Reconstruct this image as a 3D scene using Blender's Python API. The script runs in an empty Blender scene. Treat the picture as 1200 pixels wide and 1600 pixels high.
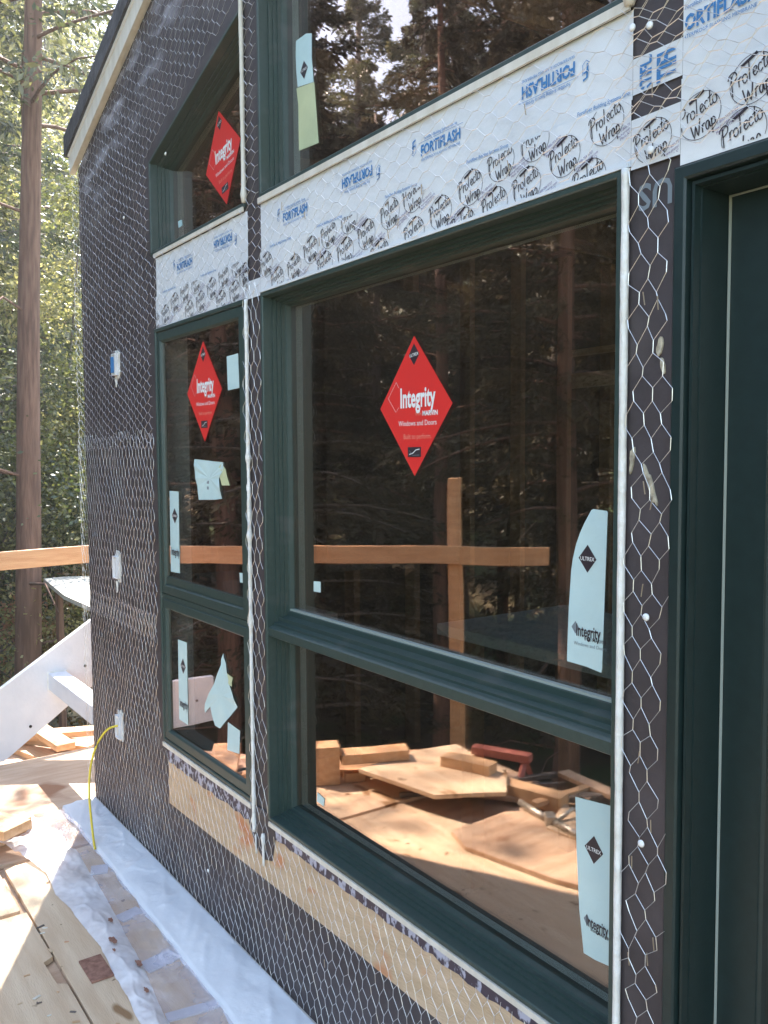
import bpy, bmesh, math, random
from mathutils import Vector, Matrix, noise
S = bpy.context.scene
COL = S.collection
rad = math.radians

# ------------------------------------------------------------------ camera, sky, sun, exposure
F_PX, YAW, PITCH, ROLL = 1357.3, 0.61484, 0.063436, -0.006029
CAM = Vector((0.0, -1.2, 1.55))
fw = Vector((-math.cos(YAW)*math.cos(PITCH), math.sin(YAW)*math.cos(PITCH), -math.sin(PITCH)))
r0 = fw.cross(Vector((0, 0, 1))).normalized(); u0 = r0.cross(fw)
RT = r0*math.cos(ROLL)+u0*math.sin(ROLL); UP = -r0*math.sin(ROLL)+u0*math.cos(ROLL)
cd = bpy.data.cameras.new("camera"); cam = bpy.data.objects.new("camera", cd); COL.objects.link(cam)
cam.matrix_world = Matrix(((RT.x, UP.x, -fw.x, CAM.x), (RT.y, UP.y, -fw.y, CAM.y), (RT.z, UP.z, -fw.z, CAM.z), (0, 0, 0, 1)))
cd.sensor_fit = 'VERTICAL'; cd.sensor_height = 24; cd.lens = 24*F_PX/1600
cd.clip_start = 0.02; cd.clip_end = 500
S.camera = cam
HAZE = .0020
SUN_EL = rad(50); SUN_AZ = Vector((-0.89, 0.47))            # where the sun stands, seen from the deck
w = bpy.data.worlds.new("World"); S.world = w; w.use_nodes = True
nt = w.node_tree; sky = nt.nodes.new('ShaderNodeTexSky'); sky.sky_type = 'NISHITA'; sky.sun_disc = False
sky.sun_elevation = SUN_EL; sky.sun_rotation = math.atan2(SUN_AZ.x, SUN_AZ.y); sky.dust_density = 0.6
bg = nt.nodes['Background']; bg.inputs[1].default_value = 0.15
wbm = nt.nodes.new('ShaderNodeMix'); wbm.data_type = 'RGBA'; wbm.blend_type = 'MULTIPLY'; wbm.inputs[0].default_value = 1; wbm.inputs[7].default_value = (1.11, 1.03, .92, 1)  # the camera's white balance
nt.links.new(sky.outputs[0], wbm.inputs[6]); nt.links.new(wbm.outputs[2], bg.inputs[0])
sl = bpy.data.lights.new("sun", 'SUN'); sl.energy = 5.0; sl.angle = rad(0.6); sl.color = (1, .95, .86)
so = bpy.data.objects.new("sun", sl); COL.objects.link(so)
sd = Vector((-SUN_AZ.x*math.cos(SUN_EL), -SUN_AZ.y*math.cos(SUN_EL), -math.sin(SUN_EL)))
so.rotation_euler = sd.to_track_quat('-Z', 'Y').to_euler(); so.location = (-8, 6, 12)
S.view_settings.view_transform = 'Standard'; S.view_settings.look = 'None'
S.view_settings.exposure = 2.36; S.view_settings.gamma = 1
S.cycles.max_bounces = 10; S.cycles.transparent_max_bounces = 24; S.cycles.caustics_reflective = False
S.cycles.sample_clamp_indirect = 6

# ------------------------------------------------------------------ measuring helpers (survey of the photograph)
def ray(px, py): return fw + RT*((px-600)/F_PX) - UP*((py-800)/F_PX)
def on_wall(px, py, y=0.0):                        # point of the plane parallel to the wall at depth y
    v = ray(px, py); t = (y-CAM.y)/v.y; q = CAM+v*t; return q.x, q.z
def on_floor(px, py, z=-.067):
    v = ray(px, py); t = (z-CAM.z)/v.z; q = CAM+v*t; return q.x, q.y
def in_glass(px, py, z=-.067, yg=.03):             # floor point whose mirror image is seen in the window
    v = ray(px, py); t = (yg-CAM.y)/v.y; q = CAM+v*t; s = (z-q.z)/v.z
    return q.x+v.x*s, yg-v.y*s

# ------------------------------------------------------------------ materials
def mat(name, base, rough=.6, noise_scale=0, col2=None, bump=0, bump_scale=30, metal=0, stretch=None, spec=None,
        coords='Object', detail=6, lo=.35, hi=.65, trans=0, alpha=None):
    m = bpy.data.materials.new(name); m.use_nodes = True; t = m.node_tree; n = t.nodes; b = n['Principled BSDF']
    b.inputs['Base Color'].default_value = (*base, 1); b.inputs['Roughness'].default_value = rough
    b.inputs['Metallic'].default_value = metal
    if spec is not None: b.inputs['Specular IOR Level'].default_value = spec
    if trans: b.inputs['Transmission Weight'].default_value = trans
    if alpha is not None: b.inputs['Alpha'].default_value = alpha
    tc = n.new('ShaderNodeTexCoord'); mp = n.new('ShaderNodeMapping')
    t.links.new(tc.outputs[coords], mp.inputs[0])
    if stretch: mp.inputs['Scale'].default_value = stretch
    if noise_scale:
        nz = n.new('ShaderNodeTexNoise'); nz.inputs['Scale'].default_value = noise_scale; nz.inputs['Detail'].default_value = detail
        cr = n.new('ShaderNodeValToRGB'); cr.color_ramp.elements[0].position = lo; cr.color_ramp.elements[1].position = hi
        cr.color_ramp.elements[0].color = (*base, 1); cr.color_ramp.elements[1].color = (*(col2 or base), 1)
        t.links.new(mp.outputs[0], nz.inputs[0]); t.links.new(nz.outputs[0], cr.inputs[0]); t.links.new(cr.outputs[0], b.inputs['Base Color'])
    if bump:
        nb = n.new('ShaderNodeTexNoise'); nb.inputs['Scale'].default_value = bump_scale; nb.inputs['Detail'].default_value = 5
        bp = n.new('ShaderNodeBump'); bp.inputs['Strength'].default_value = bump; bp.inputs['Distance'].default_value = .01
        t.links.new(mp.outputs[0], nb.inputs[0]); t.links.new(nb.outputs[0], bp.inputs['Height']); t.links.new(bp.outputs[0], b.inputs['Normal'])
    return m

def layer(m, col, scale, lo, hi, stretch=None, voronoi=False):
    """mixes another colour over a material's base colour where a noise is high (stains, knots, dirt)"""
    t = m.node_tree; n = t.nodes; b = n['Principled BSDF']; src = b.inputs['Base Color']
    tc = n.new('ShaderNodeTexCoord'); mp = n.new('ShaderNodeMapping'); t.links.new(tc.outputs['Object'], mp.inputs[0])
    if stretch: mp.inputs['Scale'].default_value = stretch
    nz = n.new('ShaderNodeTexVoronoi' if voronoi else 'ShaderNodeTexNoise'); nz.inputs['Scale'].default_value = scale
    t.links.new(mp.outputs[0], nz.inputs[0])
    mr = n.new('ShaderNodeMapRange'); mr.inputs['From Min'].default_value = lo; mr.inputs['From Max'].default_value = hi
    t.links.new(nz.outputs[0], mr.inputs['Value'])
    mx = n.new('ShaderNodeMix'); mx.data_type = 'RGBA'
    if src.links: t.links.new(src.links[0].from_socket, mx.inputs[6])
    else: mx.inputs[6].default_value = src.default_value
    mx.inputs[7].default_value = (*col, 1); t.links.new(mr.outputs[0], mx.inputs[0]); t.links.new(mx.outputs[2], src)
    return m

M = {}
M['paper'] = mat('building_paper', (.050, .040, .042), .60, 5, (.074, .060, .064), .55, 14)
layer(M['paper'], (.10, .085, .085), 2.2, .56, .72, (1, 1, 2.5))
def light_dapples(m):        # pale light dapples painted into the paper colour just under the roof edge
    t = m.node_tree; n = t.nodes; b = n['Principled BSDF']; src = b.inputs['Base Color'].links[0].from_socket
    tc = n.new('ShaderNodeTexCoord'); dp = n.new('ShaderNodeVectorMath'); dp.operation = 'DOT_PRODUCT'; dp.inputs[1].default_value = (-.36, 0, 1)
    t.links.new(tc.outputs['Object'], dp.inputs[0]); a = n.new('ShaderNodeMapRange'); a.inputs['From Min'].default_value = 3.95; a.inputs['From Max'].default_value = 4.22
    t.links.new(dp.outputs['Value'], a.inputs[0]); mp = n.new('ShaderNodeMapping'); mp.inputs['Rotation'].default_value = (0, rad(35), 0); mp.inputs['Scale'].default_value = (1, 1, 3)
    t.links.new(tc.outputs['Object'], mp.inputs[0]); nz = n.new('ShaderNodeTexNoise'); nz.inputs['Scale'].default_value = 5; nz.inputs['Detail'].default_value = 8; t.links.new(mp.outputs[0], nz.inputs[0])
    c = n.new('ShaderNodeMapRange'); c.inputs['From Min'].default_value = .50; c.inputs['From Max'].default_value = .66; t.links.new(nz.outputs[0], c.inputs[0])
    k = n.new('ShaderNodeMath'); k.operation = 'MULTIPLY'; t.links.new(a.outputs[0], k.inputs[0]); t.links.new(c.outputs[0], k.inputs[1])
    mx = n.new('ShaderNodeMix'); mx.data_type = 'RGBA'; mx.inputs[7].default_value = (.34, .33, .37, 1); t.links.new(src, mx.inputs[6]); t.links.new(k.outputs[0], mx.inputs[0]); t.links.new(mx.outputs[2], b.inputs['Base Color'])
light_dapples(M['paper'])
M['flash'] = mat('white_membrane', (.78, .80, .82), .40, 3, (.70, .73, .77), .8, 8)
M['cream'] = mat('cream_trim', (.72, .68, .60), .5, 30, (.62, .57, .48), .15, 60, stretch=(1, 1, .2))
M['sheath'] = mat('sheathing', (.56, .40, .25), .75, 7, (.66, .49, .33), .3, 60, stretch=(1, 1, 4))
layer(M['sheath'], (.60, .26, .12), 5, .60, .70, (1, 1, 2))
M['sheath2'] = mat('stained_smear', (.62, .56, .42), .7, 60, (.28, .24, .18), .4, 80)
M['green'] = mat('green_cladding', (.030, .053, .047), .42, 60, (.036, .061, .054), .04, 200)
layer(M['green'], (.085, .095, .088), 7, .60, .80, (1, 1, 1.6))
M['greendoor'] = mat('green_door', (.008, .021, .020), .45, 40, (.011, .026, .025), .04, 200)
M['label'] = mat('pale_cyan_label', (.58, .75, .75), .42, 7, (.49, .67, .69), .35, 16)
M['seal'] = mat('white_sealant', (.84, .83, .80), .5, 25, (.70, .68, .62), .5, 60)
M['wire'] = mat('galvanised_wire', (.62, .61, .60), .32, 40, (.78, .77, .75), metal=.85)
M['staple'] = mat('staple_wire', (.45, .36, .26), .5, metal=.4)
M['blue'] = mat('blue_print', (.055, .22, .50), .5)
M['black'] = mat('black_print', (.035, .025, .032), .5)
M['violet'] = mat('violet_print', (.16, .10, .24), .5)
M['red'] = mat('red_label', (.74, .035, .03), .45)
M['white'] = mat('white_label', (.88, .88, .87), .5, 8, (.82, .83, .82), .3, 25)
M['greymark'] = mat('grey_print', (.20, .24, .27), .5)
M['tan'] = mat('faint_print', (.85, .30, .22), .5)
M['yellowish'] = mat('yellowed_paper', (.62, .66, .40), .5, 8, (.52, .56, .34), .3, 25)
M['jamb'] = mat('interior_jamb', (.86, .87, .82), .6, 6, (.80, .82, .76), stretch=(1, 1, .2))
M['ply'] = mat('plywood', (.60, .43, .28), .7, 3.2, (.71, .55, .38), .25, 40, stretch=(1, 7, 4))
layer(M['ply'], (.30, .17, .08), 3.6, .65, .69, (1, 2.4, 1)); layer(M['ply'], (.22, .13, .07), 17, .70, .73)
M['ply2'] = mat('plywood_reddish', (.48, .31, .20), .65, 3.5, (.59, .42, .29), .25, 40, stretch=(7, 1.2, 4))
layer(M['ply2'], (.30, .14, .07), 4, .62, .70)
M['lumber'] = mat('fir_lumber', (.52, .30, .15), .6, 5, (.64, .42, .25), .3, 30, stretch=(1, 9, 9))
M['railwood'] = mat('rail_lumber', (.52, .27, .13), .6, 5, (.62, .36, .19), .3, 30, stretch=(1, 1, 9))
M['stud'] = mat('framing_lumber', (.20, .10, .05), .6, 4, (.26, .14, .07), .2, 30, stretch=(6, 6, .6))
M['whitepaint'] = mat('white_paint', (.80, .79, .80), .45, 9, (.73, .73, .75), .2, 50)
M['bark'] = mat('redwood_bark', (.115, .060, .042), .9, 6, (.21, .115, .080), .9, 22, stretch=(5, 5, .5))
M['bark2'] = mat('grey_bark', (.11, .085, .07), .9, 6, (.20, .165, .14), .9, 22, stretch=(5, 5, .6))
M['ground'] = mat('forest_floor', (.07, .05, .03), .95, 1.4, (.15, .12, .06), .6, 9)
layer(M['ground'], (.05, .08, .02), .7, .5, .6)
M['metal'] = mat('clamp_metal', (.40, .37, .33), .42, 30, (.55, .50, .42), .3, 60, metal=.7)
M['yellow'] = mat('yellow_sheath', (.72, .56, .05), .45)
M['redpaint'] = mat('red_painted_wood', (.34, .09, .07), .6, 9, (.44, .15, .11), .2, 30)
M['teal'] = mat('teal_cardboard', (.03, .22, .26), .6)
M['drywall'] = mat('dark_sheathing', (.050, .038, .030), .9, 2.5, (.075, .058, .045))
M['panel'] = mat('dull_panel', (.10, .08, .065), .8, 3, (.13, .105, .085))
M['floorin'] = mat('subfloor', (.09, .06, .04), .8, 3, (.12, .085, .06))
M['mud'] = mat('dried_mud', (.20, .09, .06), .9, 60, (.33, .17, .12))
M['roof'] = mat('black_roofing', (.018, .018, .022), .7, 9, (.05, .05, .06), .8, 30)
M['bench'] = mat('grey_bench', (.34, .33, .32), .7, 5, (.44, .40, .36), stretch=(1, 6, 1))
M['strip'] = mat('weather_strip', (.34, .38, .34), .5)
M['dark'] = mat('hole_dark', (.03, .022, .018), .9)
M['printdark'] = mat('printed_tape', (.055, .04, .06), .5, 60, (.45, .45, .55), lo=.52, hi=.60, stretch=(1, 1, .6))

def glass_mat():
    m = bpy.data.materials.new('window_glass'); m.use_nodes = True; t = m.node_tree; n = t.nodes; n.remove(n['Principled BSDF'])
    fr = n.new('ShaderNodeFresnel')
    ge = n.new('ShaderNodeNewGeometry'); io = n.new('ShaderNodeMapRange'); io.inputs['To Min'].default_value = 1.5; io.inputs['To Max'].default_value = 1/1.5   # same reflectance met from either side of the thin pane
    t.links.new(ge.outputs['Backfacing'], io.inputs[0]); t.links.new(io.outputs[0], fr.inputs[0])
    a = n.new('ShaderNodeMath'); a.operation = 'SUBTRACT'; a.inputs[0].default_value = 1; t.links.new(fr.outputs[0], a.inputs[1])
    b = n.new('ShaderNodeMath'); b.operation = 'POWER'; b.inputs[1].default_value = 5.2; t.links.new(a.outputs[0], b.inputs[0])
    c = n.new('ShaderNodeMath'); c.operation = 'SUBTRACT'; c.inputs[0].default_value = 1; t.links.new(b.outputs[0], c.inputs[1])
    tr = n.new('ShaderNodeBsdfTransparent'); tr.inputs[0].default_value = (.92, .985, .98, 1)
    gl = n.new('ShaderNodeBsdfGlossy'); gl.inputs['Roughness'].default_value = 0.012; gl.inputs[0].default_value = (1, .76, .69, 1)
    mx = n.new('ShaderNodeMixShader'); t.links.new(c.outputs[0], mx.inputs[0]); t.links.new(tr.outputs[0], mx.inputs[1]); t.links.new(gl.outputs[0], mx.inputs[2])
    # faint, very large scale waviness of real panes
    tc = n.new('ShaderNodeTexCoord'); nz = n.new('ShaderNodeTexNoise'); nz.inputs['Scale'].default_value = 2.2; nz.inputs['Detail'].default_value = 1
    bp = n.new('ShaderNodeBump'); bp.inputs['Strength'].default_value = .05; bp.inputs['Distance'].default_value = .02
    t.links.new(tc.outputs['Object'], nz.inputs[0]); t.links.new(nz.outputs[0], bp.inputs['Height']); t.links.new(bp.outputs[0], gl.inputs['Normal'])
    t.links.new(mx.outputs[0], n['Material Output'].inputs[0]); return m
M['glass'] = glass_mat()

def film_mat(name, op, col=(.86, .85, .90)):
    m = bpy.data.materials.new(name); m.use_nodes = True; t = m.node_tree; n = t.nodes; n.remove(n['Principled BSDF'])
    tc = n.new('ShaderNodeTexCoord'); nz = n.new('ShaderNodeTexNoise'); nz.inputs['Scale'].default_value = 9; nz.inputs['Detail'].default_value = 7
    t.links.new(tc.outputs['Object'], nz.inputs[0])
    mr = n.new('ShaderNodeMapRange'); mr.inputs['From Min'].default_value = .35; mr.inputs['From Max'].default_value = .7
    mr.inputs['To Min'].default_value = max(0, op-.16); mr.inputs['To Max'].default_value = min(1, op+.16); t.links.new(nz.outputs[0], mr.inputs[0])
    tr = n.new('ShaderNodeBsdfTransparent'); tr.inputs[0].default_value = (.93, .92, .94, 1)
    df = n.new('ShaderNodeBsdfDiffuse'); df.inputs[0].default_value = (*col, 1)
    tl = n.new('ShaderNodeBsdfTranslucent'); tl.inputs[0].default_value = (*col, 1)
    gl = n.new('ShaderNodeBsdfGlossy'); gl.inputs['Roughness'].default_value = .25
    bp = n.new('ShaderNodeBump'); bp.inputs['Strength'].default_value = .9; bp.inputs['Distance'].default_value = .05
    nb = n.new('ShaderNodeTexNoise'); nb.inputs['Scale'].default_value = 4.5; nb.inputs['Detail'].default_value = 3; nb.inputs['Distortion'].default_value = .25; nb.noise_type = 'RIDGED_MULTIFRACTAL'
    t.links.new(tc.outputs['Object'], nb.inputs[0]); t.links.new(nb.outputs[0], bp.inputs['Height'])
    for x in (df, tl, gl): t.links.new(bp.outputs[0], x.inputs['Normal'])
    a = n.new('ShaderNodeMixShader'); a.inputs[0].default_value = .18; t.links.new(df.outputs[0], a.inputs[1]); t.links.new(tl.outputs[0], a.inputs[2])
    b = n.new('ShaderNodeMixShader'); t.links.new(mr.outputs[0], b.inputs[0]); t.links.new(tr.outputs[0], b.inputs[1]); t.links.new(a.outputs[0], b.inputs[2])
    c = n.new('ShaderNodeMixShader'); c.inputs[0].default_value = .06; t.links.new(b.outputs[0], c.inputs[1]); t.links.new(gl.outputs[0], c.inputs[2])
    t.links.new(c.outputs[0], n['Material Output'].inputs[0]); return m
M['film'] = film_mat('milky_film', .80, (.90, .89, .92)); M['clearfilm'] = film_mat('clear_film', .26, (.80, .80, .92))

def leaf_mat(name, c1, c2, c3, transl=.45):
    m = bpy.data.materials.new(name); m.use_nodes = True; t = m.node_tree; n = t.nodes; n.remove(n['Principled BSDF'])
    at = n.new('ShaderNodeAttribute'); at.attribute_name = 'tone'
    cr = n.new('ShaderNodeValToRGB'); e = cr.color_ramp.elements; e[0].color = (*c1, 1); e[1].color = (*c3, 1); k = e.new(.55); k.color = (*c2, 1)
    t.links.new(at.outputs['Fac'], cr.inputs[0])
    df = n.new('ShaderNodeBsdfDiffuse'); tl = n.new('ShaderNodeBsdfTranslucent'); gl = n.new('ShaderNodeBsdfGlossy'); gl.inputs['Roughness'].default_value = .35
    t.links.new(cr.outputs[0], df.inputs[0]); t.links.new(cr.outputs[0], tl.inputs[0])
    a = n.new('ShaderNodeMixShader'); a.inputs[0].default_value = transl; t.links.new(df.outputs[0], a.inputs[1]); t.links.new(tl.outputs[0], a.inputs[2])
    b = n.new('ShaderNodeMixShader'); b.inputs[0].default_value = .07 if transl > .4 else .015; t.links.new(a.outputs[0], b.inputs[1]); t.links.new(gl.outputs[0], b.inputs[2])
    t.links.new(b.outputs[0], n['Material Output'].inputs[0]); return m
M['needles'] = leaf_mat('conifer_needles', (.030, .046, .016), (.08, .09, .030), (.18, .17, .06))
M['dim'] = leaf_mat('shaded_conifer', (.030, .028, .016), (.066, .056, .032), (.13, .105, .060), .3)  # browner copy of the needles with the forest shade put into its colours
M['broad'] = leaf_mat('broad_leaves', (.035, .055, .014), (.17, .18, .045), (.48, .42, .16), .55)
M['autumn'] = leaf_mat('turning_leaves', (.20, .14, .04), (.34, .20, .07), (.45, .18, .10), .5)

# ------------------------------------------------------------------ mesh helpers
class MB:
    def __init__(s): s.v = []; s.f = []; s.mi = []; s.mats = []
    def mid(s, m):
        if m not in s.mats: s.mats.append(m)
        return s.mats.index(m)
    def face(s, pts, m):
        k = len(s.v); s.v += [tuple(p) for p in pts]; s.f.append(tuple(range(k, k+len(pts)))); s.mi.append(s.mid(m))
    def quads(s, vs, fs, m):
        k = len(s.v); s.v += [tuple(p) for p in vs]; i = s.mid(m)
        for f in fs: s.f.append(tuple(a+k for a in f)); s.mi.append(i)
    def box(s, a, b, m, rot=None, org=None):
        x0, y0, z0 = a; x1, y1, z1 = b
        vs = [Vector(p) for p in ((x0,y0,z0),(x1,y0,z0),(x1,y1,z0),(x0,y1,z0),(x0,y0,z1),(x1,y0,z1),(x1,y1,z1),(x0,y1,z1))]
        if rot is not None: vs = [rot @ p + (org or Vector()) for p in vs]
        s.quads(vs, [(0,3,2,1),(4,5,6,7),(0,1,5,4),(1,2,6,5),(2,3,7,6),(3,0,4,7)], m)
    def prism_y(s, poly, y0, y1, m):      # polygon in XZ extruded along y
        n = len(poly); vs = [(x, y0, z) for x, z in poly]+[(x, y1, z) for x, z in poly]
        s.quads(vs, [tuple(range(n)), tuple(reversed(range(n, 2*n)))]+[(i, i+n, (i+1) % n+n, (i+1) % n) for i in range(n)], m)
    def prism_z(s, poly, z0, z1, m):
        n = len(poly); vs = [(x, y, z0) for x, y in poly]+[(x, y, z1) for x, y in poly]
        s.quads(vs, [tuple(reversed(range(n))), tuple(range(n, 2*n))]+[(i, (i+1) % n, (i+1) % n+n, i+n) for i in range(n)], m)
    def prism_x(s, poly, x0, x1, m):      # polygon in YZ
        n = len(poly); vs = [(x0, y, z) for y, z in poly]+[(x1, y, z) for y, z in poly]
        s.quads(vs, [tuple(range(n)), tuple(reversed(range(n, 2*n)))]+[(i, i+n, (i+1) % n+n, (i+1) % n) for i in range(n)], m)
    def tube(s, pts, r, m, n=6, cap=True):
        pts = [Vector(p) for p in pts]; k = len(s.v); rs = r if isinstance(r, (list, tuple)) else [r]*len(pts); i = s.mid(m)
        for j, p in enumerate(pts):
            d = (pts[min(j+1, len(pts)-1)]-pts[max(j-1, 0)]).normalized()
            a = d.cross(Vector((0, 0, 1)) if abs(d.z) < .9 else Vector((1, 0, 0))).normalized(); b = d.cross(a)
            for q in range(n):
                an = 2*math.pi*q/n; s.v.append(tuple(p+(a*math.cos(an)+b*math.sin(an))*rs[j]))
        for j in range(len(pts)-1):
            for q in range(n):
                s.f.append((k+j*n+q, k+j*n+(q+1) % n, k+(j+1)*n+(q+1) % n, k+(j+1)*n+q)); s.mi.append(i)
        if cap:
            s.f.append(tuple(k+q for q in reversed(range(n)))); s.mi.append(i)
            s.f.append(tuple(k+(len(pts)-1)*n+q for q in range(n))); s.mi.append(i)
    def build(s, name, parent=None, smooth=False, label=None, bevel=0):
        me = bpy.data.meshes.new(name); me.from_pydata(s.v, [], s.f)
        for m in s.mats: me.materials.append(M[m])
        me.polygons.foreach_set('material_index', s.mi)
        if smooth: me.polygons.foreach_set('use_smooth', [True]*len(s.f))
        me.update(); o = bpy.data.objects.new(name, me); COL.objects.link(o)
        if parent: o.parent = parent; o.matrix_parent_inverse = PINV(parent)
        if label: o['label'] = label
        if bevel:
            bv = o.modifiers.new('bevel', 'BEVEL'); bv.width = bevel; bv.segments = 2; bv.limit_method = 'ANGLE'; bv.angle_limit = rad(40)
        return o
def PINV(p):
    mm = Matrix.Identity(4); q = p; chain = []
    while q: chain.append(q); q = q.parent
    for q in reversed(chain):
        mm = mm @ (q.matrix_parent_inverse if q.parent else Matrix.Identity(4)) @ Matrix.LocRotScale(q.location, q.rotation_euler, q.scale)
    return mm.inverted()
def tag(o, label, cat, group=None, kind=None):
    if label: o['label'] = label
    if cat: o['category'] = cat
    if group: o['group'] = group
    if kind: o['kind'] = kind
    return o
def thing(name, loc, label, cat, group=None, kind=None):
    o = bpy.data.objects.new(name, None); o.location = loc; o.empty_display_size = .1; COL.objects.link(o)
    return tag(o, label, cat, group, kind)
def inset(poly, s):
    n = len(poly); out = []
    for i in range(n):
        a, b, c = Vector(poly[i-1]), Vector(poly[i]), Vector(poly[(i+1) % n])
        d1 = (b-a).normalized(); d2 = (c-b).normalized(); n1 = Vector((-d1.y, d1.x)); n2 = Vector((-d2.y, d2.x))
        k = (n1+n2).normalized(); out.append(tuple(b+k*(s/max(.2, k.dot(n1)))))
    return out
def loft(mb, poly, prof, m):              # poly counter-clockwise in XZ, profile of (inset, y)
    rings = [[(x, y, z) for x, z in inset(poly, s)] for s, y in prof]; n = len(poly)
    vs = [p for r in rings for p in r]; fs = []
    for j in range(len(rings)-1):
        for i in range(n): a = j*n+i; b = j*n+(i+1) % n; fs.append((a, b, b+n, a+n))
    mb.quads(vs, fs, m)
def rect(x0, x1, z0, z1): return [(x0, z0), (x1, z0), (x1, z1), (x0, z1)]

# ---- lettering (built-in font and a hand-drawn script), all flat surface print merged into the sheet that carries it
_tc = {}
def glyphs(txt, bold=0.0, shear=0.0):
    k = (txt, bold, shear)
    if k not in _tc:
        c = bpy.data.curves.new('t', 'FONT'); c.body = txt; c.size = 1; c.offset = bold; c.shear = shear; c.align_x = 'CENTER'; c.resolution_u = 2
        o = bpy.data.objects.new('t', c); COL.objects.link(o); bpy.context.view_layer.update()
        me = o.to_mesh(); _tc[k] = ([tuple(v.co) for v in me.vertices], [tuple(p.vertices) for p in me.polygons])
        o.to_mesh_clear(); bpy.data.objects.remove(o); bpy.data.curves.remove(c)
    return _tc[k]
def put(mb, vs2, fs, m, cx, cz, y, sx, sz, ang=0, clip=None):
    ca, sa = math.cos(ang), math.sin(ang)
    P = [(cx+(x*sx)*ca-(z*sz)*sa, y, cz+(x*sx)*sa+(z*sz)*ca) for x, z in vs2]
    if clip: fs = [f for f in fs if all(clip[0] <= P[i][0] <= clip[1] and clip[2] <= P[i][2] <= clip[3] for i in f)]
    mb.quads(P, fs, m)
def text(mb, txt, m, cx, cz, y, size, sx=1.0, ang=0, bold=0.0, shear=0.0, clip=None):
    v, f = glyphs(txt, bold, shear); put(mb, [(p[0], p[1]-.35) for p in v], f, m, cx, cz, y, size*sx, size, ang, clip)
def ribbon(pts, wd):
    vs = []; fs = []
    for i, p in enumerate(pts):
        a = Vector(pts[max(i-1, 0)]); b = Vector(pts[min(i+1, len(pts)-1)]); d = (b-a).normalized() if (b-a).length else Vector((1, 0)); nn = Vector((-d.y, d.x))*(wd/2)
        q = Vector(p); vs += [tuple(q+nn), tuple(q-nn)]
    for i in range(len(pts)-1): fs.append((2*i, 2*i+1, 2*i+3, 2*i+2))
    return vs, fs
SCRIPT = {  # hand lettering, unit = x-height .5
 'P': (.62, [[(.10,-.28),(.16,.2),(.24,.95)], [(-.02,.78),(.12,1.0),(.42,1.06),(.62,.88),(.52,.58),(.2,.45)]]),
 'r': (.30, [[(.02,.0),(.07,.5)], [(.06,.30),(.16,.5),(.30,.48)]]),
 'o': (.42, [[(.2,.5),(.05,.4),(.04,.12),(.16,.0),(.32,.1),(.34,.38),(.2,.5),(.3,.46)]]),
 'T': (.34, [[(.06,.0),(.14,.5),(.22,1.02)]]),
 'e': (.36, [[(.06,.22),(.3,.36),(.24,.5),(.08,.42),(.03,.16),(.14,.0),(.32,.12)]]),
 'c': (.34, [[(.3,.42),(.18,.5),(.05,.36),(.04,.1),(.16,.0),(.32,.12)]]),
 't': (.28, [[(.22,.95),(.10,.2),(.16,.02),(.28,.1)], [(.0,.55),(.34,.62)]]),
 'W': (.80, [[(.0,.92),(.14,.0),(.36,.7),(.46,.0),(.78,1.0)]]),
 'a': (.42, [[(.32,.46),(.16,.5),(.04,.3),(.06,.04),(.2,.02),(.33,.45),(.34,.06),(.42,.06)]]),
 'p': (.42, [[(.1,.5),(.04,-.42)], [(.08,.3),(.22,.5),(.36,.36),(.32,.08),(.1,.06)]]),
}
def smooth(pts, k=3):
    if len(pts) < 3: return pts
    o = []
    for i in range(len(pts)-1):
        p0, p1, p2, p3 = [Vector(pts[max(0, min(len(pts)-1, j))]) for j in (i-1, i, i+1, i+2)]
        for q in range(k):
            t = q/k; o.append(tuple(.5*((2*p1)+(p2-p0)*t+(2*p0-5*p1+4*p2-p3)*t*t+(3*p1-p0-3*p2+p3)*t**3)))
    o.append(tuple(pts[-1])); return o
def wrap_logo(mb, cx, cz, y, clip, s=.90):
    R_ = rad(19); rx, rz = .041*s, .039*s
    el = [(rx*math.cos(a), rz*math.sin(a)) for a in [2*math.pi*i/36 for i in range(37)]]
    v, f = ribbon(el, .0010); put(mb, v, f, 'black', cx, cz, y, 1, 1, R_, clip)
    def word(w_, x0, z0, h, wd):
        x = x0
        for ch in w_:
            adv, st = SCRIPT[ch]
            for l in st:
                v, f = ribbon([(x+(a+.12*b)*h*.92, z0+b*h) for a, b in smooth(l)], wd)
                put(mb, v, f, 'black', cx, cz, y, 1, 1, R_, clip)
            x += adv*h*.92
    word('ProTecto', -.041*s, .002*s, .028*s, .0021*s)
    v, f = ribbon([(-.012*s, .031*s), (.004*s, .0325*s), (.020*s, .035*s)], .0052*s); put(mb, v, f, 'black', cx, cz, y, 1, 1, R_, clip)
    word('Wrap', -.024*s, -.031*s, .027*s, .0024*s)
    for k, tx in enumerate(('1-800-759-9727', 'www.protectowrap.com', 'Meets ASTM E-2112')):
        ox, oz = .040, -.030-.0065*k; ca, sa = math.cos(R_), math.sin(R_)
        text(mb, tx, 'violet', cx+ox*ca-oz*sa, cz+ox*sa+oz*ca, y, .0068, .85, R_, clip=clip)
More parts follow.
